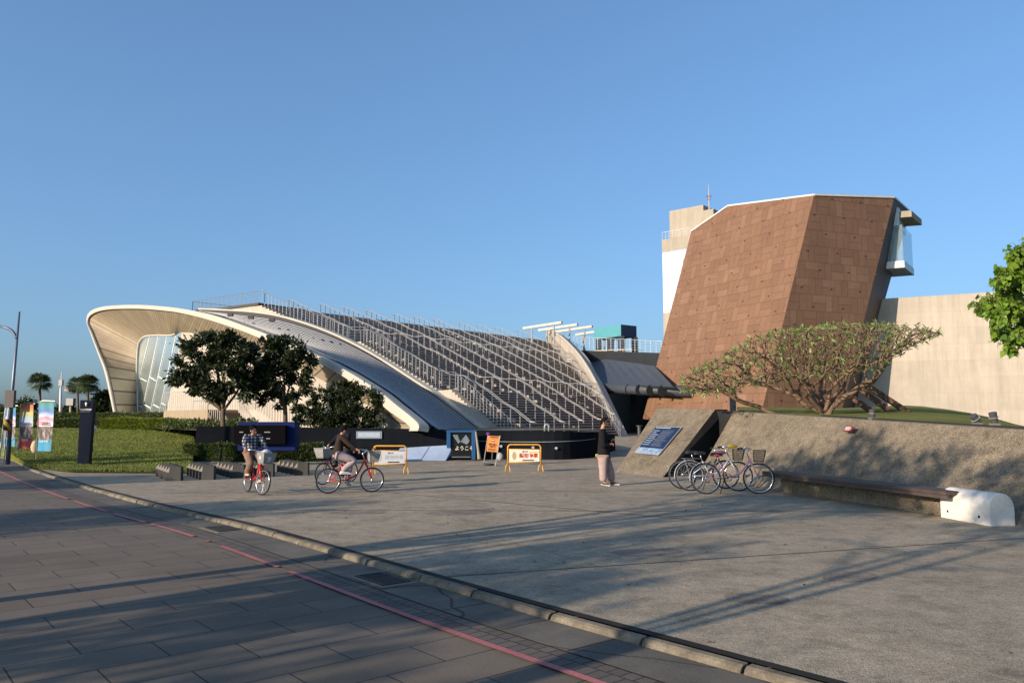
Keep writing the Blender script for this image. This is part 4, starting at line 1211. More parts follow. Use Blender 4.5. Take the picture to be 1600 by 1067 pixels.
mb = MB(); mb.tube([a.lerp(b,.54)+Vector((0,-.01,.01)), d.lerp(c,.54)+Vector((0,-.01,.01))], .008, 4); mb.build('seam', plain('seam_grey', (.15,.2,.3), .5), t)
# blue framed poster case
t = thing('poster_case', 'blue framed poster case with a dark poster reading in Japanese kana', 'poster case', tuple(G(720,719,0)))
Dp = G(720,719.5,0).y-.15
bm2 = plain('bright_blue_frame', (.012,.07,.19), .45)
X = lambda x, y, d=0: P(x, y, Dp-d)
mb = MB()
for q in ([(698,675.5),(744,675.5),(744,672),(698,672)], [(737,718),(743,718),(743,675.5),(737,675.5)], [(698,700),(704,700),(704,675.5),(698,675.5)]):
    mb.prism([X(*w_) for w_ in q], (0,.35,0))
mb.build('frame', bm2, t, bevel=.008)
mb = MB(); mb.prism([X(704,716), X(737,716), X(737,675.5), X(704,675.5)], (0,.2,0)); 
o = mb.build('poster', plain('black_poster', (.005,.005,.005), .4), t); o.location.y += .1
mb = MB(); mb.quad(X(719,690,-.08), X(730,694.5,-.08), X(734,688,-.08), X(728,679,-.08)); mb.quad(X(707,679,-.08), X(715,679.5,-.08), X(719,690,-.08), X(716,693,-.08)); mb.build('picture', mat_picture('steel_picture', [(.05,.07,.08),(.13,.17,.2),(.2,.24,.26)], 3), t)
text_obj('lettering', 'ようこそ', X(725.5,700.5,-.07), (1,0,0), (0,0,1), .19, plain('cream_print', (.62,.60,.50), .6), t, bold=.01)
mb = MB(); mb.quad(X(706,714.5,-.08), X(735,714.5,-.08), X(735,713,-.08), X(706,713,-.08)); mb.build('caption_bar', plain('grey_bar', (.12,.13,.15), .6), t)
# leaning pole
pa, pb = P(749,711.5,29.4), P(743.5,674.5,30.0)
pa.z = .15
mb = MB(); mb.tube([pa, pa.lerp(pb,.3), pb], [.075,.05,.035], 8); tag(mb.build('wooden_pole', mat('pale_wood', (.30,.25,.17), .7, var=.2), smooth=True), 'pale wooden pole leaning on the granite wall beside the blue poster case', 'pole')
# easel sign
D_ = G(768,728,0).y
t = thing('easel_sign', 'orange notice with a no entry symbol on a thin metal easel', 'sign', tuple(G(768,727,0)))
mb = MB(); orange = plain('orange_board', (.62,.23,.055), .6)
e = [P(760,705,D_+.1), P(778,706.5,D_+.1), P(781,681.5,D_+.3), P(762.5,680.5,D_+.3)]
mb.prism(e, (0,.02,0)); mb.build('board', orange, t)
er = (e[1]-e[0]).normalized(); eu = (e[3]-e[0]); eu = (eu-er*eu.dot(er)).normalized(); en = er.cross(eu)
c_ = (e[0]+e[1]+e[2]+e[3])/4
mb = MB(); cc = c_+eu*.13+en*.01; mb.add([cc+(er*math.cos(a_)+eu*math.sin(a_))*.055 for a_ in np.linspace(0,6.28,17)[:-1]], [tuple(range(16))]); mb.build('no_entry_disc', plain('sign_red', (.45,.03,.02), .5), t)
mb = MB(); mb.quad(cc-er*.038-eu*.012+en*.004, cc+er*.038-eu*.012+en*.004, cc+er*.038+eu*.012+en*.004, cc-er*.038+eu*.012+en*.004); mb.build('disc_bar', wht, t)
blk2 = plain('black_print', (.03,.015,.01), .6)
text_obj('lettering', '禁止進入', c_-eu*.03+en*.008, er, eu, .075, blk2, t, bold=.02)
text_obj('lettering', '館區維護', c_-eu*.11+en*.008, er, eu, .06, blk2, t, bold=.02)
mb = MB(); bars_text(mb, c_-er*.17-eu*.27+en*.012, er, eu, .32, .10, 4, .4, 8, .8); bars_text(mb, c_-er*.12+eu*.22+en*.012, er, eu, .28, .05, 1, .7, 9, 1); mb.build('small_print', blk2, t)
for (a, b) in (((755.5,726.5),(762.5,679.5)), ((774,728.5),(781.5,680.5))):
    mb = MB(); q = G(*a, 0); mb.tube([q, P(*b, D_+.3)], .016, 6); mb.build('leg', steel, t)
mb = MB(); q = G(768,724,0); mb.tube([q, P(771,683,D_+.33)], .014, 5); mb.build('leg', steel, t)
mb = MB(); mb.tube([P(757,722,D_-.02), P(775,723.5,D_-.02)], .012, 5); mb.build('crossbar', steel, t)
# sandbag
mb = MB()
def blob(mb, c, r, seed=0, sub=2, sq=(1,1,1)):
    bm = bmesh.new(); bmesh.ops.create_icosphere(bm, subdivisions=sub, radius=1); rg = random.Random(seed)
    vs = []
    for v in bm.verts:
        k_ = 1+rg.uniform(-.08,.08); vs.append(Vector(c)+Vector((v.co.x*r*sq[0]*k_, v.co.y*r*sq[1]*k_, v.co.z*r*sq[2]*k_)))
    bm.verts.index_update(); mb.add(vs, [[v.index for v in f.verts] for f in bm.faces]); bm.free()
q = G(763,727,0); blob(mb, q+up*.06, .17, 1, 2, (1.2,.8,.4)); tag(mb.build('sandbag', plain('dark_grey_sack', (.05,.05,.05), .9), smooth=True), 'dark sandbag lying at the feet of the orange easel sign', 'sandbag')
mb = MB(); q = P(763,677.5,D_+.4); blob(mb, q, .07, 2, 2, (1.2,.6,.8)); tag(mb.build('purple_bow', plain('purple_cloth', (.12,.03,.18), .8), smooth=True), 'small purple bow at the top corner of the orange easel sign', 'bow')
mb = MB(); q = G(781,719.5,0); blob(mb, q+up*.16, .15, 3, 2, (.9,.6,1.1)); tag(mb.build('plastic_bag', plain('pale_plastic', (.35,.36,.37), .4), smooth=True), 'pale crumpled plastic bag on the ground by the granite wall', 'bag')
# grey loop sculpture (ring shaped, on top of wall)
q = on_plan(854.5,674,[tuple(v[:2]) for v in fl]); Dq_ = q.y+.2
mb = MB(); c_ = P(854.5,669,Dq_); rr = 4.2/F*Dq_; hh2 = 8.5/F*Dq_
pts = [Vector((c_.x-rr*.75, Dq_, c_.z-hh2))]+[c_+Vector((-rr*.75*math.cos(a_), 0, hh2*.35+rr*.75*math.sin(a_))) for a_ in np.linspace(0, math.pi, 9)]+[Vector((c_.x+rr*.75, Dq_, c_.z-hh2))]
mb.tube(pts, .045, 8); tag(mb.build('steel_hoop', mat('galvanised_grey', (.25,.27,.28), .5, .3), smooth=True), 'grey upright metal hoop on top of the granite wall before the stairs', 'hoop')
# low bollard light in the entrance
q = P(999,676,48); mb = MB(); b_ = Vector((q.x,q.y,.4)); mb.tube([b_, Vector((q.x,q.y,P(999,666,48).z))], .12, 10); mb.tube([Vector((q.x,q.y,P(999,666,48).z)), Vector((q.x,q.y,P(999,664.5,48).z))], .2, 12)
tag(mb.build('bollard_lamp', plain('dark_bollard', (.05,.05,.055), .4)), 'dark bollard lamp with a disc top in the shaded entrance', 'bollard')
# ================================================================ YELLOW BARRIERS
ytube = mat('worn_yellow_tube', (.60,.29,.035), .45, .1, var=.18, scale=4)
def barrier(xl, xr, yb, yt, label, faded):
    pl = G(xl, yb, 0); pr_ = G(xr, yb, 0); D = pl.y; w = pr_.x-pl.x; h = P(xl, yt, D).z
    t = thing('barrier', label, 'barrier', (pl.x+w/2, D, 0), 'yellow tube no-parking barriers')
    c = pl; r_c = .10
    fr = [c+up*.0]
    mb = MB(); pts = [pl+up*.22, pl+up*(h-r_c)]
    for i in range(1, 6):
        a = math.pi/2*i/6; pts.append(Vector((pl.x+r_c-r_c*math.cos(a), D, h-r_c+r_c*math.sin(a))))
    pts.append(Vector((pl.x+r_c, D, h))); pts.append(Vector((pr_.x-r_c, D, h)))
    for i in range(1, 6):
        a = math.pi/2*i/6; pts.append(Vector((pr_.x-r_c+r_c*math.sin(a), D, h-r_c+r_c*math.cos(a))))
    pts += [Vector((pr_.x, D, h-r_c)), pr_+up*.22]
    mb.tube(pts, .024, 8); z1 = h*.83; z0 = h*.36
    mb.tube([pl+up*z1, pr_+up*z1], .016, 6); mb.tube([pl+up*z0, pr_+up*z0], .018, 6)
    mb.build('frame', ytube, t, smooth=True)
    for q in (pl, pr_):
        for sg in (-1, 1):
            mb = MB(); mb.tube([q+up*.24, q+Vector((sg*.05,sg*.02,.2)), q+Vector((sg*.075,-sg*.05,.05)), q+Vector((sg*.07,-sg*.06,.0))], .018, 6); mb.build('foot', ytube, t, smooth=True)
    mb = MB(); x0 = pl.x+.04; x1 = pr_.x-.04; y = D-.02
    mb.obox((x0,y,z0+.02), (x1-x0,0,0), (0,.012,0), (0,0,z1-z0-.03))
    mb.build('panel', plain('faded_grey_panel' if faded else 'cream_panel', (.42,.43,.46) if faded else (.66,.60,.50), .6), t)
    cx = (x0+x1)/2; pw = x1-x0; ph = z1-z0
    red = plain('faded_print', (.27,.29,.31), .6) if faded else plain('red_print', (.42,.035,.03), .6)
    bk_2 = plain('black_print', (.03,.015,.01), .6)
    text_obj('lettering', '請勿停車', (x0+pw*.64, y-.003, z0+ph*.50), (1,0,0), (0,0,1), pw*.155, red, t, bold=.0 if faded else .035)
    text_obj('lettering', '出入口', (x0+pw*.53, y-.003, z0+ph*.82), (1,0,0), (0,0,1), pw*.062, bk_2, t, bold=.03)
    mb = MB(); bars_text(mb, Vector((x0+pw*.44, y-.004, z0+ph*.10)), Vector((1,0,0)), up, pw*.38, ph*.11, 1, .8, 4, 1); mb.build('small_print', bk_2, t)
    if not faded:
        mb = MB(); mb.quad((x0+pw*.66,y-.002,z0+ph*.74), (x1,y-.002,z0+ph*.74), (x1,y-.002,z0+ph*.83), (x0+pw*.66,y-.002,z0+ph*.83)); mb.build('yellow_stripe', plain('yellow_print', (.62,.45,.05), .6), t)
    # generic round emblem patch in place of the cartoon figure
    mb = MB(); cc = Vector((x0+pw*.17, y-.003, z0+ph*.5)); mb.add([cc+Vector((math.cos(a_)*pw*.07, 0, math.sin(a_)*ph*.3)) for a_ in np.linspace(0,2*math.pi,21)[:-1]], [tuple(range(20))]); mb.build('emblem', plain('emblem_grey' if faded else 'emblem_ochre', (.33,.35,.37) if faded else (.40,.30,.17), .6), t)
barrier(583, 634.5, 741, 696.5, 'yellow tube barrier with a faded grey no-parking panel, left one', True)
barrier(793.5, 845, 737.5, 694.5, 'yellow tube barrier with a cream panel in bright red characters, right one', False)
# ================================================================ STONE PARKING BLOCKS
stone = mat('dark_granite_block', (.035,.033,.03), .75, var=.25, scale=4, fine=.25, bscale=50)
proto = None; k_ = 0
row = Vector((-.53,.85,0)).normalized()
for gi, (fx, fy, nb_) in enumerate(((272.5,750.5,5),(324,749,5),(371,746.5,5),(417,744.5,5),(471.5,742.3,5))):
    base = G(fx, fy, 0)
    for j in range(nb_):
        p = base+row*(.46*j); 
        lab = 'dark stone block, %s from the front in the %s row of blocks from the left' % (['nearest','second','third','fourth','fifth'][j], ['first','second','third','fourth','fifth'][gi])
        if proto is None:
            proto = thing('stone_block', lab, 'stone block', tuple(p), 'dark stone blocks lined up in rows by the hedge')
            mb = MB(); w, dpt, h = .40, .17, .37
            prof = [(-w/2,0),(w/2,0),(w/2,h*.97),(w/2-.02,h),(-w/2+.10,h),(-w/2,h*.66)]
            mb.prism([p+Vector((x,-dpt/2,z)) for x, z in prof], (0,dpt,0)); mb.build('body', stone, proto, bevel=.008)
            mb = MB(); mb.prism([p+Vector((x,-dpt/2-.004,z)) for x, z in ((-w/2,h*.60),(-w/2+.09,h*.60),(-w/2+.10,h),(-w/2,h*.66))], (0,-.004,0))
            mb.build('lit_corner', mat('lit_pale_stone', (.26,.23,.19), .8), proto)  # pale plate paints the sunlit chamfer corner of the block
        else: dup(proto, tuple(p), label=lab)
# ================================================================ VEGETATION
def mat_leaf(name, c1, c2, trans=.25, rough=.55):
    m, nt, b = new_mat(name)
    g_ = N(nt, 'ShaderNodeNewGeometry'); c = ramp(nt, g_.outputs['Random Per Island'], [(0, c1), (1, c2)])
    c = mixc(nt, 1.0, c, ramp(nt, noise(nt, g_.outputs['Position'], 1.3, 3), [(.3, (.75,)*3), (.7, (1.2,)*3)]), 'MULTIPLY')
    L(nt, c, b.inputs['Base Color']); b.inputs['Roughness'].default_value = rough; b.inputs['Specular IOR Level'].default_value = .35
    tr = N(nt, 'ShaderNodeBsdfTranslucent'); L(nt, mixc(nt, 1.0, c, (1.3,1.5,.5), 'MULTIPLY'), tr.inputs[0])
    mx = N(nt, 'ShaderNodeMixShader'); mx.inputs[0].default_value = trans
    L(nt, b.outputs[0], mx.inputs[1]); L(nt, tr.outputs[0], mx.inputs[2]); L(nt, mx.outputs[0], nt.nodes['Material Output'].inputs[0]); return m
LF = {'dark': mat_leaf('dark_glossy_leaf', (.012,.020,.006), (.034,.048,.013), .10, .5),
      'hedge': mat_leaf('hedge_leaf', (.08,.11,.015), (.20,.22,.035), .25),
      'hedged': mat_leaf('dark_hedge_leaf', (.03,.05,.012), (.08,.10,.025), .2),
      'pale': mat_leaf('grey_green_leaf', (.08,.12,.035), (.24,.28,.10), .2),
      'bright': mat_leaf('bright_heart_leaf', (.07,.14,.012), (.20,.30,.035), .35, .4),
      'palm': mat_leaf('palm_leaf', (.035,.055,.02), (.10,.12,.05), .15),
      'far': mat_leaf('far_leaf', (.03,.045,.018), (.07,.085,.03), .15)}
bark = mat('grey_brown_bark', (.10,.075,.05), .9, var=.35, scale=6, bmp=.5, bscale=30)
barkp = mat('plumeria_bark', (.16,.10,.06), .85, var=.35, scale=7, bmp=.4, bscale=30)
def leaves_mesh(name, C, Dv, size, mt, parent, seed=0, wid=.42, jit=.35, fold=True, off=None):
    """one pointed leaf per centre C along direction Dv"""
    rg = np.random.RandomState(seed); n = len(C)
    Dv = Dv/np.linalg.norm(Dv, axis=1, keepdims=True)
    r = rg.randn(n, 3); s = np.cross(Dv, r); s /= np.linalg.norm(s, axis=1, keepdims=True)
    nn = np.cross(s, Dv); L_ = size*(1+jit*rg.randn(n)).clip(.4, 1.8); W = L_*wid
    a = C; b = C+Dv*L_[:,None]*.45+s*W[:,None]*.5+nn*L_[:,None]*.06; c = C+Dv*L_[:,None]-nn*L_[:,None]*.05; d = C+Dv*L_[:,None]*.45-s*W[:,None]*.5+nn*L_[:,None]*.06
    V = np.stack([a, b, c, d], 1).reshape(-1, 3); Fc = np.arange(4*n).reshape(n, 4)
    return np_mesh(name, V, Fc, mt, parent, off=off)
def crown_pts(ells, n, seed=0, shell=.55, lump=26, lr=.32):
    """ellipsoids (cx,cy,cz,rx,ry,rz); leaves gathered in twig clumps"""
    rg = np.random.RandomState(seed); P_, D_ = [], []
    vol = np.array([e[3]*e[4]*e[5] for e in ells])**.8; vol /= vol.sum()
    for e, v in zip(ells, vol):
        m = max(3, int(lump*v*len(ells)**.5)) ; k = int(n*v)
        cs = rg.randn(m, 3); cs /= np.linalg.norm(cs, axis=1, keepdims=True); cs *= (shell+(1-shell)*rg.rand(m, 1))**.7
        idx = rg.randint(0, m, k); q = cs[idx]+rg.randn(k, 3)*lr*(.6+.8*rg.rand(m)[idx])[:,None]*.6
        c = np.array(e[:3]); rr = np.array(e[3:6]); pos = c+q*rr
        d = q+rg.randn(k, 3)*.7+np.array([0,0,-.25]); P_.append(pos); D_.append(d)
    return np.concatenate(P_), np.concatenate(D_)
def branch_tree(name, base, targets, r0, mt, parent, seed=0, fork=.35, wob=.12):
    """trunk from base forking toward targets"""
    rg = random.Random(seed); mb = MB(); base = Vector(base)
    tz = sum((Vector(t) for t in targets), Vector())/len(targets)
    fz = base.lerp(Vector((base.x*.7+tz.x*.3, base.y*.7+tz.y*.3, tz.z)), fork)
    pts = [base, base.lerp(fz, .5)+Vector((rg.uniform(-wob,wob), rg.uniform(-wob,wob), 0)), fz]
    mb.tube(smooth_poly([tuple(p) for p in pts], 4), [r0*1.25]+[r0*(1-.02*i) for i in range(8)], 9)
    for t in targets:
        t = Vector(t); mid = fz.lerp(t, .5)+Vector((rg.uniform(-1,1), rg.uniform(-1,1), rg.uniform(-.2,.6)))*wob*2
        sp = smooth_poly([tuple(fz-Vector((0,0,r0))), tuple(mid), tuple(t)], 4); k = len(sp)
        rr = [r0*.62*(1-.8*i/(k-1)) for i in range(k)]; mb.tube(sp, rr, 6)
        for q in range(2):
            a = sp[k//2+q]; e = a+Vector((rg.uniform(-1,1), rg.uniform(-1,1), rg.uniform(.1,.8)))*(t-fz).length*.35; mb.tube([a, a.lerp(e,.5)+Vector((0,0,.03)), e], [r0*.25, r0*.18, r0*.08], 5)
    return mb.build(name, mt, parent, smooth=True)
def px_ell(cx, cy, rx, ry, D, depth=1.0):
    c = P(cx, cy, D); return (c.x, c.y, c.z, rx*.92/F*D, max(rx, ry)*.92/F*D*depth, ry*.92/F*D)
def leafy_tree(name, label, base, ells, n, size, leaf, seed, r0=.11, mt=None, cat='tree', group=None, targets=None, **kw):
    t = thing(name, label, cat, tuple(base), group)
    tg = targets or [(e[0], e[1], e[2]) for e in ells]
    branch_tree('trunk', base, tg, r0, mt or bark, t, seed)
    C, Dv = crown_pts(ells, n, seed, **kw); leaves_mesh('crown', C, Dv, size, LF[leaf], t, seed); return t
b1 = P(349,668,33.5); b1.z = 1.15
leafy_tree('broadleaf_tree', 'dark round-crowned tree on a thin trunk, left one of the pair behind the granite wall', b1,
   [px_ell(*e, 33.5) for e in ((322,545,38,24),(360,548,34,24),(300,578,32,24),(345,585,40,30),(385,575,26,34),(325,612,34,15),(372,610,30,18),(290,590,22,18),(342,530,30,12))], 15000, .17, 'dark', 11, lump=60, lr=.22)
b2 = P(446,668,34.5); b2.z = 1.15
leafy_tree('broadleaf_tree', 'dark leaning tree with a taller crown, right one of the pair behind the granite wall', b2,
   [px_ell(*e, 34.5) for e in ((415,548,30,22),(445,553,34,24),(468,578,24,28),(430,590,32,28),(400,590,22,22),(465,612,22,20),(425,625,20,14),(440,535,20,10))], 12000, .17, 'dark', 12, lump=60, lr=.22, targets=[P(410,560,34.5), P(440,550,34.5), P(465,580,34.5), P(425,590,34)])
b3 = P(530,672,32.8); b3.z = 1.15
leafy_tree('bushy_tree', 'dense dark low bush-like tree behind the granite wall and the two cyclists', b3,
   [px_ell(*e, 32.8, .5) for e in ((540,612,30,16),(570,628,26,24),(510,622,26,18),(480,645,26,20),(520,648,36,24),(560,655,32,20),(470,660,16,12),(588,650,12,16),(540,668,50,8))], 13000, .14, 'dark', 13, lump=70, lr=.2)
# ---- hedges
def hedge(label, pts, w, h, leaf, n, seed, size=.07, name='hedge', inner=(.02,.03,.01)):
    p0 = Vector(pts[0]); t = thing(name, label, 'hedge', tuple(p0))
    mb = MB()
    for a, b in zip(pts[:-1], pts[1:]):
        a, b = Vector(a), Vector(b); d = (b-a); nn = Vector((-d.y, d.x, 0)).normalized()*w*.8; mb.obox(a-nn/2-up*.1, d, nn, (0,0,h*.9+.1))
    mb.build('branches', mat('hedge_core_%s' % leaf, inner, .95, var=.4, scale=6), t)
    rg = np.random.RandomState(seed); C = []; Dv = []
    segs = [(Vector(a), Vector(b)) for a, b in zip(pts[:-1], pts[1:])]; ls = np.array([(b-a).length for a, b in segs]); ls /= ls.sum()
    for (a, b), l in zip(segs, ls):
        k = int(n*l); d = (b-a); nn = Vector((-d.y, d.x, 0)).normalized()
        u = rg.rand(k); face = rg.rand(k); 
        across = np.where(face < .45, -.5, np.where(face < .9, rg.rand(k)-.5, .5)); hz = np.where((face >= .45) & (face < .9), 1.0, rg.rand(k))
        bump_ = 1+.06*np.sin(u*d.length*2.1+seed)+.05*rg.randn(k)
        pos = np.outer(1-u, np.array(a))+np.outer(u, np.array(b))+np.outer(across*w*bump_, np.array(nn)); pos[:,2] += hz*h*bump_
        out = np.outer(across*2, np.array(nn)); out[:,2] += hz-.2; C.append(pos); Dv.append(out+rg.randn(k,3)*.6)
    leaves_mesh('foliage', np.concatenate(C), np.concatenate(Dv), size, LF[leaf], t, seed, wid=.6); return t
def lawnp(px, D): return Vector(((px-800)/F*D*1.003, D, lawn_z(D, px)))
hedge('low dark clipped hedge directly behind the rows of stone blocks', [G(322,722,0)+Vector((-1.2,1.5,0)), G(345,722,0)+Vector((0,.6,0)), G(420,721,0), G(505,720,0)], .8, .62, 'hedged', 16000, 3, .06)
hedge('bright green clipped hedge on top of the lawn before the glass front', [lawnp(174,47), lawnp(308,44)], 1.0, .58, 'hedge', 15000, 4, .09)
hedge('long dark clipped hedge behind the lawn, left of the bright green one', [lawnp(-60,52), lawnp(90,50), lawnp(176,49.5)], 1.2, .5, 'hedged', 9000, 5, .1)
hedge('dark taller hedge row in front of the curved arch foot', [lawnp(-60,60)+up*.1, lawnp(85,58)+up*.1, lawnp(300,53)+up*.1], 1.2, .78, 'hedged', 12000, 6, .12)
# low plants on top of the planting bed
rg = np.random.RandomState(9)
C = []; 
for i in range(2600):
    px = rg.uniform(255,400); D = rg.uniform(36,40); q = P(px, 665, D); C.append((q.x, D, 1.15+rg.rand()**2*.42))
lv = leaves_mesh('ground_cover', np.array(C), rg.randn(len(C),3)*.5+np.array([0,0,.8]), .16, LF['hedged'], None, 9); tag(lv, 'low dark ground cover plants along the planting bed behind the granite wall', 'ground cover', kind='stuff')
# ---- far left: hill, palms, shrubs, poles
mb = MB(); rows = []
for i in range(14):
    t = i/13; rows.append([P(-260+t*300, 660-30*math.sin(math.pi*min(1,t*1.0))**.8*(1-.15*t) if t < 1 else 662, 130+40*j) + Vector((0,0,0)) if j == 0 else Vector((P(-260+t*300,655,130+40*j).x, 130+40*j, -1)) for j in range(2)])
rows2 = [[Vector((r[0].x, 110, -.5)), r[0], r[1]] for r in rows]
mb.grid(rows2); tag(mb.build('hill', mat_grass('dry_hill_grass', (.13,.14,.03), (.24,.22,.06)), smooth=True), kind='structure')
def fan_palm(px, ytop, ybase, D, rpx, seed, label):
    b = P(px, ybase, D); b.z = .5; c = P(px, ytop, D); R_ = rpx/F*D
    t = thing('fan_palm', label, 'palm', tuple(b), 'fan palms beyond the lawn')
    mb = MB(); mb.tube([b, b.lerp(c,.5)+Vector((.08,0,0)), c-up*R_*.2], [R_*.13, R_*.09, R_*.1], 7); mb.build('trunk', bark, t, smooth=True)
    rg = random.Random(seed); V = []; Fc = []
    for i in range(46):
        az = rg.uniform(0, 6.28); el = rg.uniform(-.75, 1.25); d = Vector((math.cos(az)*math.cos(el), math.sin(az)*math.cos(el), math.sin(el)))
        st = c+d*R_*.28; side = d.cross(up).normalized(); nn = side.cross(d)
        for k_ in range(13):
            a = (k_-6)/6*1.15; dd = (d*math.cos(a)+side*math.sin(a)).normalized(); l = R_*.75*rg.uniform(.85,1.05); w = side*math.cos(a)*R_*.035-d*math.sin(a)*R_*.035
            droop = -up*R_*.16*rg.uniform(.6,1.6); n0 = len(V); V += [st-w*.3, st+w*.3, st+dd*l*.6+w, st+dd*l*.6-w, st+dd*l+droop]
            Fc += [[n0, n0+1, n0+2, n0+3], [n0+3, n0+2, n0+4, n0+4]]
    mb = MB(); mb.v = V; mb.f = [f if f[2] != f[3] else f[:3] for f in Fc]; mb.m = [0]*len(mb.f); mb.build('crown', LF['palm'], t)
fan_palm(62, 598, 658, 72, 21, 1, 'fan palm with a round crown above the middle banner')
fan_palm(121, 602, 660, 78, 19, 2, 'fan palm behind the navy pylon, left one of the clustered pair')
fan_palm(137, 600, 660, 72, 21, 3, 'fan palm behind the navy pylon, right one of the clustered pair')
shr = [((100,648,14,12),85),((85,652,16,9),82),((165,640,16,14),80),((150,648,14,12),84),((178,648,14,12),82),((120,652,18,8),88),((165,622,12,8),80),((180,632,10,12),82),((36,640,14,14),95),((8,645,14,8),100),((205,652,14,8),90)]
lab = ['dark shrubby tree under the utility pole','low dark shrub right of the tall banner','dark tree between palms and arch foot','dark shrubby tree right behind the navy pylon','dark tree touching the foot of the arch','low dark shrub left of the navy pylon','top-heavy tree rising beside the palm pair','loose tree crown close to the arch edge','dark tree behind the lamp post and banners','dark shrub at the left edge of the picture','low dark shrub behind the arch foot']
for i, ((cx, cy, rx, ry), D) in enumerate(shr):
    e = px_ell(cx, cy, rx, ry, D); b = (e[0], e[1], .3)
    leafy_tree('distant_tree', lab[i], b, [e, (e[0]+e[3]*.5, e[1], e[2]+e[5]*.4, e[3]*.6, e[4]*.6, e[5]*.6), (e[0]-e[3]*.5, e[1], e[2]-e[5]*.1, e[3]*.6, e[4]*.6, e[5]*.6)], 2200, .38, 'far', 30+i, r0=.12, group='dark trees beyond the lawn', lump=20, lr=.4)
# utility poles
def pole(name, label, px, y0, y1, D, r, mt, cat, fn=None):
    a = P(px, y0, D); a.z = .6; b = P(px, y1, D); t = thing(name, label, cat, tuple(a)); mb = MB(); mb.tube([a, b], [r*1.2, r*.8], 8); mb.build('shaft', mt, t, smooth=True)
    if fn: fn(t, a, b)
    return t
def ut(t, a, b):
    mb = MB(); mb.tube([b, b+up*1.6], [.06,.03], 6); mb.box(b+up*.5, (.35,.3,.6)); mb.build('transformer', steeld, t)
    mb = MB(); mb.box(b+Vector((.7,0,-.1)), (.45,.4,.45)); mb.tube([b+up*.1, b+Vector((.7,0,.1))], .04, 5); mb.build('box', steeld, t)
pole('utility_pole', 'white utility pole with dark fittings between the palms', 95, 657, 606, 78, .14, mat('white_pole', (.6,.6,.6), .5), 'pole', ut)
pole('short_pole', 'short dark-topped post between utility pole and palms', 110.5, 658, 631, 78, .13, mat('buff_post', (.35,.28,.2), .6), 'pole', lambda t, a, b: (lambda m_: (m_.box(b+up*.2, (.7,.5,.7)), m_.build('head', steeld, t)))(MB()))
# ---- street lamp with traffic box
lb = lawnp(16, 26.8); lb.z = .1; Dl = 26.8
t = thing('street_lamp', 'tall street lamp with curved arm, grey box and yellow-black band', 'street lamp', tuple(lb))
tz = P(36,487,Dl).z; lm = mat('lamp_grey_blue', (.13,.15,.18), .4, .4)
mb = MB(); mb.tube([lb+Vector((.15,0,0)), Vector((lb.x+.15,Dl,tz*.5)), Vector((lb.x+.22,Dl,tz))], [.075,.055,.03], 10); mb.build('pole', lm, t, smooth=True)
za = P(36,518,Dl).z; pz = Vector((lb.x+.19,Dl,za))
mb = MB(); mb.tube(smooth_poly([tuple(pz-up*.25), tuple(pz+Vector((-.22,0,.05))), tuple(pz+Vector((-.7,0,.2))), tuple(pz+Vector((-1.6,-.1,.32)))], 5), [.05]*8+[.04]*8, 7); mb.build('arm', lm, t, smooth=True)
mb = MB(); mb.box(pz+Vector((-1.9,-.1,.32)), (.7,.22,.09)); mb.build('lamp_head', lm, t, bevel=.03)
zb0, zb1 = P(20,637,Dl).z, P(20,610,Dl).z
mb = MB(); mb.box((lb.x+.17, Dl-.12, (zb0+zb1)/2), (.32,.12,zb1-zb0)); mb.build('box', plain('brown_grey_box', (.085,.075,.07), .6), t, bevel=.01)
mb = MB()
for x in (-.06, .10): mb.tube([lb+Vector((x,-.16,0)), Vector((lb.x+x*.6+.1,Dl-.16,zb0))], .025, 7)
mb.build('support_tubes', mat('white_tube', (.62,.62,.60), .4), t, smooth=True)
ms, nt, bs_ = new_mat('yellow_black_band'); w_ = N(nt, 'ShaderNodeTexWave'); w_.wave_type = 'BANDS'; w_.bands_direction = 'DIAGONAL'; w_.inputs['Scale'].default_value = 1.7; L(nt, coords(nt), w_.inputs['Vector'])
L(nt, ramp(nt, w_.outputs[0], [(.48,(.02,.018,.015)),(.52,(.65,.33,.02))]), bs_.inputs['Base Color'])
z0_, z1_ = P(20,672,Dl).z, P(20,655,Dl).z
mb = MB(); mb.tube([Vector((lb.x+.12,Dl-.12,z0_)), Vector((lb.x+.12,Dl-.12,z1_))], .12, 14); mb.build('hazard_band', ms, t, smooth=True)
# ---- banners
def mat_banner(name, stops, pic):
    m, nt, b = new_mat(name); g_ = coords(nt, 'UV'); sx = N(nt, 'ShaderNodeSeparateXYZ'); L(nt, g_, sx.inputs[0])
    n_ = noise(nt, g_, 2.2, 4, .6); v = math_(nt, 'ADD', sx.outputs[1], math_(nt, 'MULTIPLY', math_(nt, 'SUBTRACT', n_, .5), .16))
    c = ramp(nt, v, stops)
    ph = ramp(nt, noise(nt, g_, 4.5, 5, .7), pic)
    inpic = math_(nt, 'MULTIPLY', math_(nt, 'GREATER_THAN', sx.outputs[1], .23), math_(nt, 'LESS_THAN', sx.outputs[1], .50))
    c = mixc(nt, inpic, c, ph); bot = math_(nt, 'LESS_THAN', sx.outputs[1], .23); c = mixc(nt, bot, c, stops[0][1])
    L(nt, c, b.inputs['Base Color']); b.inputs['Roughness'].default_value = .6; return m
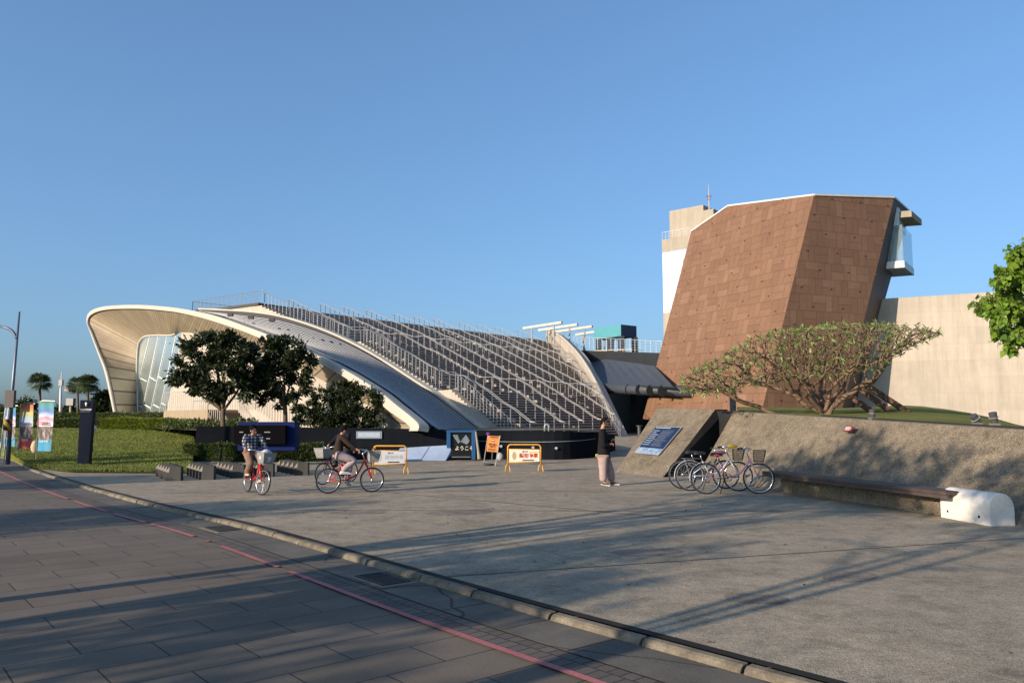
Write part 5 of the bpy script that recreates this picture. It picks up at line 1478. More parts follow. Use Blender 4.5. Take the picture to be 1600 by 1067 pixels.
def banner(px0, px1, yt, yb, D, label, mt, caption, seed):
    a = P(px0, yb, D); b = P(px1, yb, D-.15); h = P(px0, yt, D).z-a.z; zb_ = a.z
    t = thing('banner', label, 'banner', (a.x, D, zb_-.1), 'upright banner flags on the lawn')
    mb = MB(); uv = []; nx, nz = 8, 14
    for j in range(nz+1):
        for i in range(nx+1):
            u, v = i/nx, j/nz; p = Vector((a.x+(b.x-a.x)*u, a.y+(b.y-a.y)*u+.035*math.sin(u*5+v*3+seed), zb_+h*v)); mb.v.append(p); uv.append((u, v))
    for j in range(nz):
        for i in range(nx): k = j*(nx+1)+i; mb.f.append([k, k+1, k+nx+2, k+nx+1]); mb.m.append(0)
    mb.uv = uv; mb.build('cloth', mt, t, smooth=True)
    mb = MB(); mb.tube([(a.x-.03, D+.02, zb_-.25), (a.x-.03, D+.02, zb_+h*1.0), (a.x+.1, D+.02, zb_+h*1.03), (b.x-.05, D, zb_+h*1.02)], .012, 5); mb.build('pole', steel, t)
    text_obj('lettering', caption, (a.x+(b.x-a.x)*.55, D-.16, zb_+h*.195), (1,0,0), up, .075, wht, t)
    mb = MB(); bars_text(mb, Vector((a.x+.03, D-.16, zb_+h*.53)), Vector((1,0,0)), up, (b.x-a.x)*.8, h*.07, 2, .6, seed, .8); mb.build('headline', plain('banner_red_print', (.45,.04,.06), .6) if seed != 2 else plain('banner_navy_print', (.06,.08,.22), .6), t)
blue_b = [(0,(.02,.22,.36)),(.23,(.02,.22,.36)),(.55,(.62,.62,.66)),(.66,(.45,.20,.28)),(.72,(.45,.52,.62)),(.80,(.06,.16,.42)),(.93,(.03,.24,.24)),(1,(.02,.18,.12))]
red_b = [(0,(.36,.03,.025)),(.23,(.36,.03,.025)),(.55,(.50,.52,.56)),(.66,(.30,.40,.50)),(.75,(.30,.36,.16)),(.82,(.50,.36,.12)),(.92,(.50,.15,.06)),(1,(.42,.10,.05))]
pic_d = [(.35,(.02,.015,.015)),(.5,(.09,.06,.05)),(.6,(.35,.30,.28)),(.7,(.25,.10,.05))]
banner(57.5, 79.5, 628, 704.5, 25.6, 'blue and white banner flag with a dark photo, rightmost and tallest of three', mat_banner('blue_banner', blue_b, pic_d), '免費參觀', 1)
banner(29, 48.5, 632, 701, 27.0, 'orange and rainbow banner flag with a red foot, between two blue ones', mat_banner('red_banner', red_b, pic_d), '考古展', 2)
banner(5.5, 22, 635, 697.5, 28.6, 'blue and white banner flag partly hidden by the lamp post, leftmost', mat_banner('blue_banner_left', blue_b, pic_d), '免費參觀', 3)
for i, (px, y, lab_) in enumerate(((54,703,'pale sandbag at the foot of the rightmost banner'),(28.5,700,'small pale sandbag at the foot of the orange banner'))):
    q = P(px, y, 25.9 if i == 0 else 27.3); mb = MB(); blob(mb, q+up*.1, .17 if i == 0 else .11, 40+i, 2, (.7,.6,1.3)); tag(mb.build('sandbag', plain('pale_canvas', (.50,.40,.26), .85), smooth=True), lab_, 'sandbag')
# small white object at the hedge foot
q = lawnp(152.5, 43); mb = MB(); blob(mb, q+up*.18, .2, 44, 2, (.8,.8,1)); tag(mb.build('lawn_light', plain('pale_fitting', (.42,.40,.38), .5), smooth=True), 'small pale garden light at the foot of the dark hedge on the lawn', 'garden light')
# ---- navy pylon
Dp = 26.6; pb_ = P(127,720.5,Dp); 
t = thing('pylon_sign', 'tall narrow navy pylon sign with white characters standing on the lawn', 'sign', tuple(pb_))
zt_ = P(130,625,Dp).z; x0 = P(121,720,Dp).x; x1 = P(137.5,720,Dp).x
navy = plain('navy_panel', (.004,.008,.02), .6, spec=.1); navl = plain('navy_side_panel', (.015,.026,.055), .5)
xt1 = P(145,625,Dp).x; xt0 = P(125.5,625,Dp).x
mb = MB(); mb.add([(x0,Dp,pb_.z-.1),(x1,Dp+.05,pb_.z-.1),(xt1,Dp+.05,zt_),(xt0,Dp,zt_),(x0-.1,Dp+.28,pb_.z-.1),(x1-.05,Dp+.33,pb_.z-.1),(xt1-.05,Dp+.33,zt_),(xt0-.1,Dp+.28,zt_)], [(0,1,2,3),(5,4,7,6),(3,2,6,7),(1,5,6,2)]); mb.build('panel', navy, t)
mb = MB(); mb.add([(x0,Dp,pb_.z-.1),(xt0,Dp,zt_),(xt0-.1,Dp+.28,zt_),(x0-.1,Dp+.28,pb_.z-.1)], [(0,1,2,3)]); mb.build('side_panel', navl, t)
fx = lambda z: (lambda f_: ((x0+(xt0-x0)*f_), (x1+(xt1-x1)*f_)))((z-pb_.z)/(zt_-pb_.z))
z_ = P(130,640,Dp).z; xa, xb = fx(z_); text_obj('lettering', '十三行博物館', ((xa+xb)/2+.01, Dp-.01, z_), (1,0,0), up, (xb-xa)*.155, wht, t, depth=.02, bold=.01)
z_ = P(130,643.5,Dp).z; mb = MB(); bars_text(mb, Vector((xa+.04, Dp-.03, z_)), Vector((1,0,0)), up, (xb-xa)*.8, .025, 1, .7, 6, 1); mb.build('small_print', plain('grey_print', (.28,.32,.38), .6), t)
z_ = P(133,631,Dp).z; xa, xb = fx(z_); cx_ = (xa+xb)/2; mb = MB(); y_ = Dp-.03
mb.add([(cx_-.045,y_,z_),(cx_+.045,y_,z_),(cx_,y_,z_+.07)], [(0,1,2)]); mb.add([(cx_-.015,y_,z_-.07),(cx_+.015,y_,z_-.07),(cx_+.015,y_,z_),(cx_-.015,y_,z_)], [(0,1,2,3)]); mb.build('arrow', wht, t)
for i, ch in enumerate('十三行博物館停車場'):
    z_ = P(120,648+i*6,Dp).z; xa, xb = fx(z_); text_obj('side_lettering', ch, (xa-.055, Dp+.13, z_), (.336,-.94,0), up, .085, wht, t, depth=.012, bold=.01)
# ================================================================ PLUMERIA (space colonisation)
def plumeria(base, attract_fn, n_att, seed, label):
    rg = np.random.RandomState(seed); A_ = np.array([attract_fn(rg) for _ in range(n_att)]); base = np.array(base)
    nodes = [base+np.array([0,0,-.3]), base.copy()]; par = [-1, 0]
    # fixed main limbs low down
    mains = []
    for (dx, dy, dz) in LIMBS:
        v = np.array([dx, dy, dz]); prev = 1; n_ = 7
        for k_ in range(1, n_+1):
            f = k_/n_; p_ = base+v*f+np.array([0, 0, .18*math.sin(f*math.pi)*(-1 if dz < .7 else 1)])+rg.randn(3)*.035; nodes.append(p_); par.append(prev); prev = len(nodes)-1
    step = .11; nodes = list(nodes); alive = np.ones(len(A_), bool)
    for it in range(90):
        Nn = np.array(nodes); idx = np.where(alive)[0]
        if len(idx) == 0: break
        d = np.linalg.norm(A_[idx][:,None]-Nn[None], axis=2); near = d.argmin(1); dm = d.min(1)
        alive[idx[dm < .14]] = False
        ok = (dm >= .14) & (dm < 4); grow = {}
        for a_i, n_i in zip(idx[ok], near[ok]): grow.setdefault(n_i, []).append(A_[a_i])
        for n_i, al in grow.items():
            v = (np.array(al)-Nn[n_i]); v /= np.linalg.norm(v, axis=1, keepdims=True); v = v.mean(0)+rg.randn(3)*.12+np.array([0,0,.05]); v /= np.linalg.norm(v)+1e-9
            nodes.append(Nn[n_i]+v*step); par.append(n_i)
        if len(nodes) > 10500: break
    n = len(nodes); Nn = np.array(nodes); kids = [[] for _ in range(n)]
    for i in range(1, n): kids[par[i]].append(i)
    rad = np.zeros(n)
    for i in range(n-1, -1, -1):
        rad[i] = .0085 if not kids[i] else (sum(rad[k]**2.35 for k in kids[i]))**(1/2.35)
    rad = np.minimum(rad, .2)
    t = thing('plumeria_tree', label, 'tree', tuple(base))
    mb = MB()
    # chains
    started = set()
    def chain(i0, i1):
        ch = [i0, i1]; 
        while kids[ch[-1]]:
            ch.append(max(kids[ch[-1]], key=lambda k: rad[k]))
        return ch
    stack = [(0, 1)]
    while stack:
        a_, b_ = stack.pop(); ch = chain(a_, b_)
        rr = [min(rad[ch[1]]*1.05, rad[ch[0]])]+[rad[k] for k in ch[1:]]
        mb.tube([Vector(Nn[k]) for k in ch], rr, 5 if rad[ch[1]] < .03 else 8)
        for k, nx in zip(ch[1:], ch[2:]+[None]):
            for c in kids[k]:
                if c != nx: stack.append((k, c))
    mb.build('trunk', barkp, t, smooth=True)
    tips = [i for i in range(n) if not kids[i] and i > 30]
    C = []; Dv = []
    for i in tips:
        d = Nn[i]-Nn[par[i]]; d /= np.linalg.norm(d)+1e-9; m_ = rg.randint(4, 8)
        if rg.rand() < .25: continue
        for q in range(m_):
            r_ = rg.randn(3); r_ -= d*r_.dot(d)*.8; r_ /= np.linalg.norm(r_)+1e-9; C.append(Nn[i]+rg.randn(3)*.015); Dv.append(r_+d*.5+np.array([0,0,.15]))
    leaves_mesh('crown', np.array(C), np.array(Dv), .125, LF['pale'], t, seed, wid=.3); print('plumeria nodes', n, 'tips', len(tips))
    return t
PD = 22.5; pbase = P(1290,652,PD)
LIMBS = [(-2.2,.2,.45), (-1.1,-.6,.75), (-1.9,.35,1.0), (-.8,.1,1.2), (-.35,.5,1.0), (.2,-.4,1.1), (.7,.3,.9), (1.3,-.3,1.0), (.25,.9,.8)]
def att(rg):
    while True:
        px = rg.uniform(1062,1470); top = np.interp(px, [1060,1085,1110,1150,1180,1240,1300,1360,1400,1440,1472], [590,578,568,545,526,515,507,505,507,512,519])
        bot = np.interp(px, [1060,1100,1150,1200,1260,1330,1380,1420,1472], [612,618,612,600,592,588,575,548,522])
        f = rg.rand()**1.5; y = top+(bot-top)*f; w = 1-abs((px-1266)/208)**2; dd = PD+rg.uniform(-1,1)*2.4*max(.15, w)**.5
        # sparse notches
        q = P(px, y, dd); return (q.x, q.y, q.z)
plumeria(tuple(pbase), att, 4400, 5, 'wide spreading grey-leaved tree with many twisted bare branches behind the sloping wall')
# ---- bright leafed tree reaching in at the right
BD = 13.0
tb_ = Vector((10.9, 13.6, 1.3))
t = thing('leafy_tree', 'bright green tree with heart-shaped leaves reaching in at the right edge', 'tree', tuple(tb_))
def heart(name, C, Dv, size, mt, parent, seed):
    rg = np.random.RandomState(seed); n = len(C); Dv = Dv/np.linalg.norm(Dv, axis=1, keepdims=True); r = rg.randn(n,3); s = np.cross(Dv, r); s /= np.linalg.norm(s, axis=1, keepdims=True); nn = np.cross(s, Dv)
    L_ = (size*(1+.25*rg.randn(n)).clip(.5,1.5))[:,None]
    o = [(0,0,0),(-.08,.22,.02),(.02,.42,.06),(.30,.46,.07),(.62,.26,.03),(1,0,-.05),(.62,-.26,.03),(.30,-.46,.07),(.02,-.42,.06),(-.08,-.22,.02)]
    V = np.stack([C+Dv*L_*a+s*L_*b+nn*L_*c for a, b, c in o], 1).reshape(-1,3)
    f = []
    base_ = np.arange(n)[:,None]*10
    for q in ((0,1,2,3),(0,3,4,5),(0,5,6,7),(0,7,8,9)): f.append(base_+np.array(q))
    return np_mesh(name, V, np.concatenate(f), mt, parent, smooth=True)
brs = [[(1790,470),(1700,462),(1610,470),(1560,466),(1526,478)], [(1790,470),(1690,440),(1610,432),(1572,430),(1560,436)], [(1790,460),(1700,410),(1640,395),(1600,392),(1582,398)], [(1780,480),(1700,500),(1620,492),(1570,488),(1545,482)], [(1780,490),(1700,520),(1630,512),(1590,516),(1556,518)], [(1780,495),(1700,535),(1640,525),(1600,524),(1576,536)], [(1790,450),(1720,390),(1650,372),(1610,388)], [(1780,470),(1660,455),(1600,450),(1566,456)], [(1780,470),(1680,478),(1590,478),(1562,496)], [(1790,440),(1760,380),(1720,360)], [(1760,430),(1660,410),(1618,412),(1590,418)]]
rgb = np.random.RandomState(8); mb = MB(); Cc = []; Dd = []
branch_tree('trunk', tb_, [P(1790,470,BD), P(1780,500,BD+.6), P(1790,445,BD-.4)], .13, bark, t, 3)
for bi, br_px in enumerate(brs):
    dd = rgb.uniform(-.5,.5); pts = [P(x, y, BD+dd*(.3+.25*i)) for i, (x, y) in enumerate(br_px)]; sp = smooth_poly([tuple(q) for q in pts], 6); k_ = len(sp)
    mb.tube(sp, [.04*(1-.8*i/(k_-1)) for i in range(k_)], 5)
    for i in range(6, k_):
        for m_ in range(7):
            az = rgb.uniform(0,6.28); l = rgb.uniform(.05,.30)*(1.15-.5*i/k_); e = sp[i]+Vector((math.cos(az)*l*.7, math.sin(az)*l, rgb.uniform(-.22,.20)*1.0)); 
            if m_ % 2 == 0: mb.tube([sp[i], sp[i].lerp(e,.6)+Vector((0,0,.02)), e], [.007,.005,.003], 3)
            for w_ in range(3):
                f = rgb.uniform(.45,1); o_ = sp[i].lerp(e, f); Cc.append(np.array(o_)+rgb.randn(3)*.02); Dd.append(np.array([math.cos(az)*.5+rgb.randn()*.4, math.sin(az)*.5+rgb.randn()*.4, -.75+rgb.randn()*.3]))
mb.build('branches', bark, t, smooth=True)
heart('crown', np.array(Cc), np.array(Dd), .09, LF['bright'], t, 4)
# ---- street trees behind the camera, known only by their long shadows
sh = [(-6.3,.05,5.6), (-11.0,1.1,6.9), (-8.8,4.4,6.4), (-13.0,-1.6,4.6), (-18.5,4.6,4.8), (-24.5,10.5,5.0), (-30,17,5.0), (-4.6,-7.5,4.6), (-10.5,-9,4.8), (-17,-9,5.0), (-25,-3,5.2), (-34,8,5.0)]
for i, (x, y, h) in enumerate(sh):
    rg = random.Random(50+i); es = []
    for k_ in range(11 if i in (1,2) else (3 if i == 0 else 7)):
        a = rg.uniform(0,6.28); r_ = rg.uniform(.5,2.0 if i in (1,2) else 1.5); es.append((x+math.cos(a)*r_, y+math.sin(a)*r_, h+rg.uniform(-1.3,.5), .75, .75, .32))
    leafy_tree('street_tree', 'street tree casting a long shadow on the paving, tree %s along the road' % ['one','two','three','four','five','six','seven','eight','nine','ten','eleven','twelve'][i], (x, y, -.07), es, 2600 if i else 1300, .2, 'dark', 60+i, r0=.12, group='street trees casting shadows', lump=40, lr=.42)
# ---- timber props in the mound
tim = mat('brown_timber_beam', (.12,.065,.035), .8, var=.2, scale=2)
for i, (a, b, D0, D1, lab_) in enumerate((((1346,597),(1420,645),24.6,24.3,'brown timber beam slanting out of the grass mound, rightmost and longest of three'), ((1338,603),(1397,647),24.2,23.9,'dark timber beam slanting out of the mound, middle one of three'), ((1318,612),(1378,654),23.8,23.5,'brown timber beam slanting low behind the plumeria branches, leftmost of three'))):
    pa, pb = P(*a, D0), P(*b, D1); d = pb-pa; w = Vector((-d.y, d.x, 0)).normalized()*.2; n_ = d.cross(w).normalized()*.17
    mb = MB(); mb.obox(pa-w/2-n_/2, d, w, n_); tag(mb.build('timber_beam', tim, bevel=.015), lab_, 'timber beam', 'slanting timber beams in the grass mound')
# ---- spotlights on the mound
def spot(px, yb, yt, D, tilt, label):
    b = P(px, yb, D); hgt = (yb-yt)/F*D
    t = thing('spotlight', label, 'spotlight', tuple(b), 'black garden spotlights on the mound')
    mb = MB(); mb.tube([b-up*.05, b+up*hgt*.45], .035, 8); mb.box(b+up*.02, (.16,.12,.04)); mb.build('stand', steeld, t)
    d = Vector((tilt,-.1,1)).normalized(); c = b+up*hgt*.45
    mb = MB(); mb.tube([c-d*.08, c+d*hgt*.62], [.06,.075], 12); mb.build('housing', plain('dark_grey_housing', (.06,.06,.06), .4), t, smooth=False)
    mb = MB(); mb.tube([c+d*hgt*.18, c+d*hgt*.22], .09, 12); mb.build('ring', steel, t)
spot(1527, 663.5, 648, 15.6, -.9, 'black spotlight tilted to the left on the edge of the mound, middle of three')
spot(1554, 664.5, 645.5, 15.0, -.25, 'black upright spotlight on the edge of the mound, rightmost of three')
spot(1363.5, 655, 640.5, 18.2, 0, 'black upright spotlight below the timber beams, leftmost of three')
# dark signpost left end of wall
q = P(1145.5,645,25); t = thing('sign_post', 'dark narrow upright sign panel behind the left end of the sloping wall', 'sign', tuple(q))
mb = MB(); a = P(1141,643,25); b = P(1150.5,643,25); mb.obox((a.x,25,1.3), (b.x-a.x,0,0), (0,.06,0), (0,0,P(1145,604,25).z-1.3)); mb.build('panel', plain('blue_black_panel', (.02,.025,.035), .3), t, bevel=.008)
mb = MB(); mb.obox((a.x+.03,25-.01,P(1145,612,25).z), (.12,0,0), (0,.008,0), (0,0,.1)); mb.build('label_plate', plain('grey_print', (.28,.32,.38), .6), t)
# ================================================================ BICYCLES
black = plain('black_rubber', (.015,.015,.016), .7); chrome = mat('chrome', (.62,.62,.62), .22, .9, var=.03)
saddle_m = plain('black_saddle', (.02,.02,.02), .5); wirem = plain('dark_wire', (.03,.03,.03), .5)
def bike(label, loc, heading, r, wb, colr, steer=0, lean=0, guards=False, basket='grey', group=None, bag=None, rimc=None, handle='city', rear_rack=False, tyre=.018):
    """origin under the rear hub, +x forward"""
    t = thing('bicycle', label, 'bicycle', (0,0,0), group)
    fm = plain('paint_%s' % colr[0], colr[1], .35, spec=.5); rimm = rimc or chrome
    hb = .98 if r > .3 else .93
    def wheel(par, cx, M_=None):
        w = bpy.data.objects.new('wheel', None); COL.objects.link(w); w.parent = par; w.empty_display_size = .1
        def tf(mb):
            if M_ is not None: mb.v = [M_@v for v in mb.v]
            return mb
        mb = MB(); mb.ring((cx,0,r), r-tyre, tyre, nseg=36, n=8); tf(mb).build('tyre', black, w, smooth=True)
        mb = MB(); mb.ring((cx,0,r), r-tyre*2.1, tyre*.62, nseg=36, n=6); tf(mb).build('rim', rimm, w, smooth=True)
        mb = MB()
        for i in range(20):
            a = 2*math.pi*i/20; s = .022*(1 if i % 2 else -1); mb.tube([(cx+.012*math.cos(a+.6), s, r+.012*math.sin(a+.6)), (cx+(r-tyre*2)*math.cos(a), 0, r+(r-tyre*2)*math.sin(a))], .0016, 3, cap=False)
        tf(mb).build('spokes', chrome, w)
        mb = MB(); mb.tube([(cx,-.045,r), (cx,.045,r)], .02, 8); tf(mb).build('hub', chrome, w, smooth=True)
        return w
    wheel(t, 0)
    hx, hz = wb-.14, .58*hb+.08            # head tube bottom
    ang = math.atan2(.14, hz-r)
    ax0 = Vector((wb,0,r)); axd = Vector((hx+.02-wb,0,hz-r)).normalized(); 
    S = Matrix.Translation((hx,0,hz))@Matrix.Rotation(steer, 4, axd)@Matrix.Translation((-hx,0,-hz))
    wheel(t, wb, S)
    bb = Vector((wb*.42,0,r+.01)); st = Vector((wb*.27,0,hz+.02)); hd = Vector((hx,0,hz)); hd2 = hd+axd*.12
    mb = MB(); low = bb+Vector((.03,0,.02))
    mb.tube(smooth_poly([tuple(hd2-axd*.03), tuple(hd.lerp(low,.55)+Vector((.015,0,-.04))), tuple(low), tuple(bb-Vector((.02,0,0)))], 4), .021, 8)
    mb.tube([bb, st], .016, 8); mb.tube([hd-axd*.02, hd2], .024, 8)
    for s in (-.045,.045):
        mb.tube([Vector((0,s,r)), bb+Vector((0,s*.5,0))], .010, 6); mb.tube([Vector((0,s,r)), bb.lerp(st,.72)+Vector((0,s*.3,0))], .009, 6)
    mb.build('frame', fm, t, smooth=True)
    def B(mb, name, m, par=t, sm_=True):
        mb.v = [S@v for v in mb.v]; return mb.build(name, m, par, smooth=sm_)
    mb = MB()
    for s in (-.04,.04): mb.tube([hd+Vector((0,s*.7,0)), hd.lerp(ax0,.35)+Vector((.01,s,0)), Vector((wb,s,r))], [.018,.016,.012], 6)
    mb.tube([hd+Vector((0,-.03,0)), hd+Vector((0,.03,0))], .016, 6); B(mb, 'fork', fm)
    mb = MB(); stem = hd2+axd*(hb-hd2.z-.06); mb.tube([hd2, stem, stem+Vector((.06,0,.03))], .013, 7)
    c = stem+Vector((.06,0,.03))
    if handle == 'city':
        for s in (-1,1): mb.tube(smooth_poly([tuple(c), tuple(c+Vector((.03,s*.10,.03))), tuple(c+Vector((-.05,s*.24,.05))), tuple(c+Vector((-.20,s*.28,.03)))], 4), .011, 7)
        gr = [c+Vector((-.13,s*.27,.04)) for s in (-1,1)]; gd = Vector((-.11,0,-.01))
    else:
        mb.tube([c+Vector((-.03,-.30,.02)), c, c+Vector((-.03,.30,.02))], .012, 7); gr = [c+Vector((-.03,s*.2,.02)) for s in (-1,1)]; gd = None
    hbar = B(mb, 'handlebar', chrome)
    for s, g0 in zip((-1,1), gr):
        mb = MB(); mb.tube([g0, g0+(gd if gd else Vector((0,s*.11,0)))], .017, 7); B(mb, 'grip', black, hbar)
    mb = MB(); sp = st+Vector((-.05,0,.17 if r > .3 else .10)); mb.tube([st, sp], .012, 7); mb.build('seat_post', chrome, t, smooth=True)
    mb = MB(); sz = sp.z
    pr = [(-.13,.065,.0),(-.10,.085,.018),(-.03,.075,.015),(.04,.032,.010),(.11,.018,.005),(.135,.008,-.01)]
    rows = []
    for x, w, h in pr: rows.append([Vector((sp.x+x, -w, sz-.02)), Vector((sp.x+x, -w*.8, sz+.03+h)), Vector((sp.x+x, 0, sz+.04+h)), Vector((sp.x+x, w*.8, sz+.03+h)), Vector((sp.x+x, w, sz-.02))])
    mb.grid(rows); mb.add(rows[0], [(0,1,2,3,4)]); mb.add(rows[-1], [(4,3,2,1,0)]); mb.quad(rows[0][0], rows[-1][0], rows[-1][4], rows[0][4]); mb.build('saddle', saddle_m, t, smooth=True)
    mb = MB(); mb.ring((bb.x,-.045,bb.z), .075, .006, nseg=20, n=4); 
    for k in range(5): a = k*1.257; mb.tube([(bb.x,-.045,bb.z), (bb.x+.07*math.cos(a),-.045,bb.z+.07*math.sin(a))], .005, 4)
    mb.tube([(bb.x,-.05,bb.z+.075), (0,-.05,r+.03)], .004, 4); mb.tube([(bb.x,-.05,bb.z-.075), (0,-.05,r-.03)], .004, 4); cr = mb.build('chainset', black, t)
    ca = math.radians(CRANK[0]); cl = .15 if r > .3 else .135
    for s, sg in ((-1,1),(1,-1)):
        d = Vector((math.cos(ca), 0, math.sin(ca)))*cl*sg; p0 = bb+Vector((0,s*.055,0)); mb = MB(); mb.tube([p0, p0+d+Vector((0,s*.01,0))], .009, 6); mb.build('crank', chrome, t, smooth=True)
        mb = MB(); q = p0+d+Vector((0,s*.055,0)); mb.box(q, (.085,.08,.02)); mb.build('pedal', black, t)
    if guards:
        gm_ = plain('guard_%s' % guards[0], guards[1], .4)
        mb = MB(); rows = []
        for i in range(15):
            a = math.radians(-8+i*12); rows.append([(0+(r+.018)*math.cos(math.pi-a) , y, r+(r+.018+.006*(1-abs(y)/.03))*math.sin(math.pi-a)) for y in (-.03,0,.03)])
        mb.grid(rows); mb.build('rear_mudguard', gm_, t, smooth=True, solid=.003)
        mb = MB(); rows = []
        for i in range(11):
            a = math.radians(35+i*11); rows.append([(wb+(r+.018)*math.cos(a), y, r+(r+.018)*math.sin(a)) for y in (-.03,0,.03)])
        mb.grid(rows); B(mb, 'front_mudguard', gm_)
    if basket:
        bm_ = {'grey': plain('grey_basket', (.27,.27,.26), .6), 'black': plain('black_basket', (.03,.03,.033), .5)}[basket]
        o_ = Vector((hx+.05,0,hz+.05)); mb = MB(); w0, w1, l0, l1, h = .12,.165,.10,.13,.24
        def fr(z, f): w = w0+(w1-w0)*f; l = l0+(l1-l0)*f; return [o_+Vector((0,-w,z)), o_+Vector((2*l,-w,z)), o_+Vector((2*l,w,z)), o_+Vector((0,w,z))]
        for k in range(7): f = k/6; mb.tube(fr(h*f, f), .006 if k in (0,6) else .004, 4, closed=True)
        for k in range(4):
            a0_, a1_ = fr(0,0)[k], fr(0,0)[(k+1)%4]; b0_, b1_ = fr(h,1)[k], fr(h,1)[(k+1)%4]
            for j in range(8): mb.tube([a0_.lerp(a1_, j/8), b0_.lerp(b1_, j/8)], .0035, 3)
        if basket == 'grey':
            A0, B0_ = fr(.01,0), fr(h*.93,.93)
            for k in range(4): mb.quad(A0[k]*1, A0[(k+1)%4], B0_[(k+1)%4], B0_[k])
        mb.quad(*fr(.004,0)); bk_o = B(mb, 'basket', bm_, sm_=False)
        if basket == 'black':
            mb = MB(); ff = fr(h*.15,.15), fr(h*.85,.85); mb.quad(ff[0][1]+Vector((.004,.02,0)), ff[0][2]+Vector((.004,-.02,0)), ff[1][2]+Vector((.004,-.02,0)), ff[1][1]+Vector((.004,.02,0))); B(mb, 'basket_plate', plain('grey_plate', (.30,.32,.34), .5), bk_o, False)
    if rear_rack:
        mb = MB()
        for s in (-.05,.05): mb.tube([(st.x-.02,s,r*2+.06), (-.18,s,r*2+.06)], .006, 5); mb.tube([(-.12,s,r*2+.06), (0,s,r)], .005, 5)
        mb.build('rear_rack', chrome, t)
    mb = MB(); mb.tube([(bb.x-.06,.05,r), (bb.x-.14,.17,.01)], .008, 6); 
    if lean: mb.build('kickstand', black, t)
    t.rotation_euler = (lean, 0, heading); t.location = loc
    return t, dict(bb=bb, saddle=sp, S=S, grips=[S@(g0+(gd*.5 if gd else Vector((0,0,0)))) for g0 in gr], c=S@c, Mx=Matrix.Translation(loc)@Matrix.Rotation(heading,4,'Z')@Matrix.Rotation(lean,4,'X'))
CRANK = [200]
# ================================================================ PEOPLE
skin = plain('warm_skin', (.42,.22,.14), .55); hair_m = plain('black_hair', (.010,.008,.007), .95, spec=.05)
def skin_mesh(name, chains, mt, parent, sub=2, root=0, smooth=True):
    """chains: list of lists of (co, radius[, radius2]); equal coordinates are welded"""
    V = []; Rr = []; E = []; key = {}
    for ch in chains:
        prev = None
        for it in ch:
            k = tuple(round(c, 4) for c in it[0])
            if k not in key: key[k] = len(V); V.append(it[0]); Rr.append((it[1], it[2] if len(it) > 2 else it[1]))
            i = key[k]
            if prev is not None and prev != i: E.append((prev, i))
            prev = i
    me = bpy.data.meshes.new(name); me.from_pydata([tuple(v) for v in V], E, []); o = bpy.data.objects.new(name, me); COL.objects.link(o)
    m = o.modifiers.new('skin', 'SKIN'); m.use_smooth_shade = True; m.branch_smoothing = .6
    if not me.skin_vertices: 
        me.skin_vertices.new() if hasattr(me.skin_vertices, 'new') else None
    if not len(me.skin_vertices):
        bm = bmesh.new(); bm.from_mesh(me); bm.verts.layers.skin.verify(); bm.to_mesh(me); bm.free()
    sv = me.skin_vertices[0].data
    for i, r in enumerate(Rr): sv[i].radius = r; sv[i].use_root = (i == root); sv[i].use_loose = False
    s = o.modifiers.new('sub', 'SUBSURF'); s.levels = sub; s.render_levels = sub
    bpy.context.view_layer.update(); dg = bpy.context.evaluated_depsgraph_get()
    nm = bpy.data.meshes.new_from_object(o.evaluated_get(dg)); bpy.data.objects.remove(o); bpy.data.meshes.remove(me)
    nm.name = name; nm.materials.clear(); nm.materials.append(mt)
    nm.transform(Matrix.Translation(-root_loc(parent)))
    for p in nm.polygons: p.use_smooth = smooth
    ob = bpy.data.objects.new(name, nm); COL.objects.link(ob); ob.parent = parent; return ob
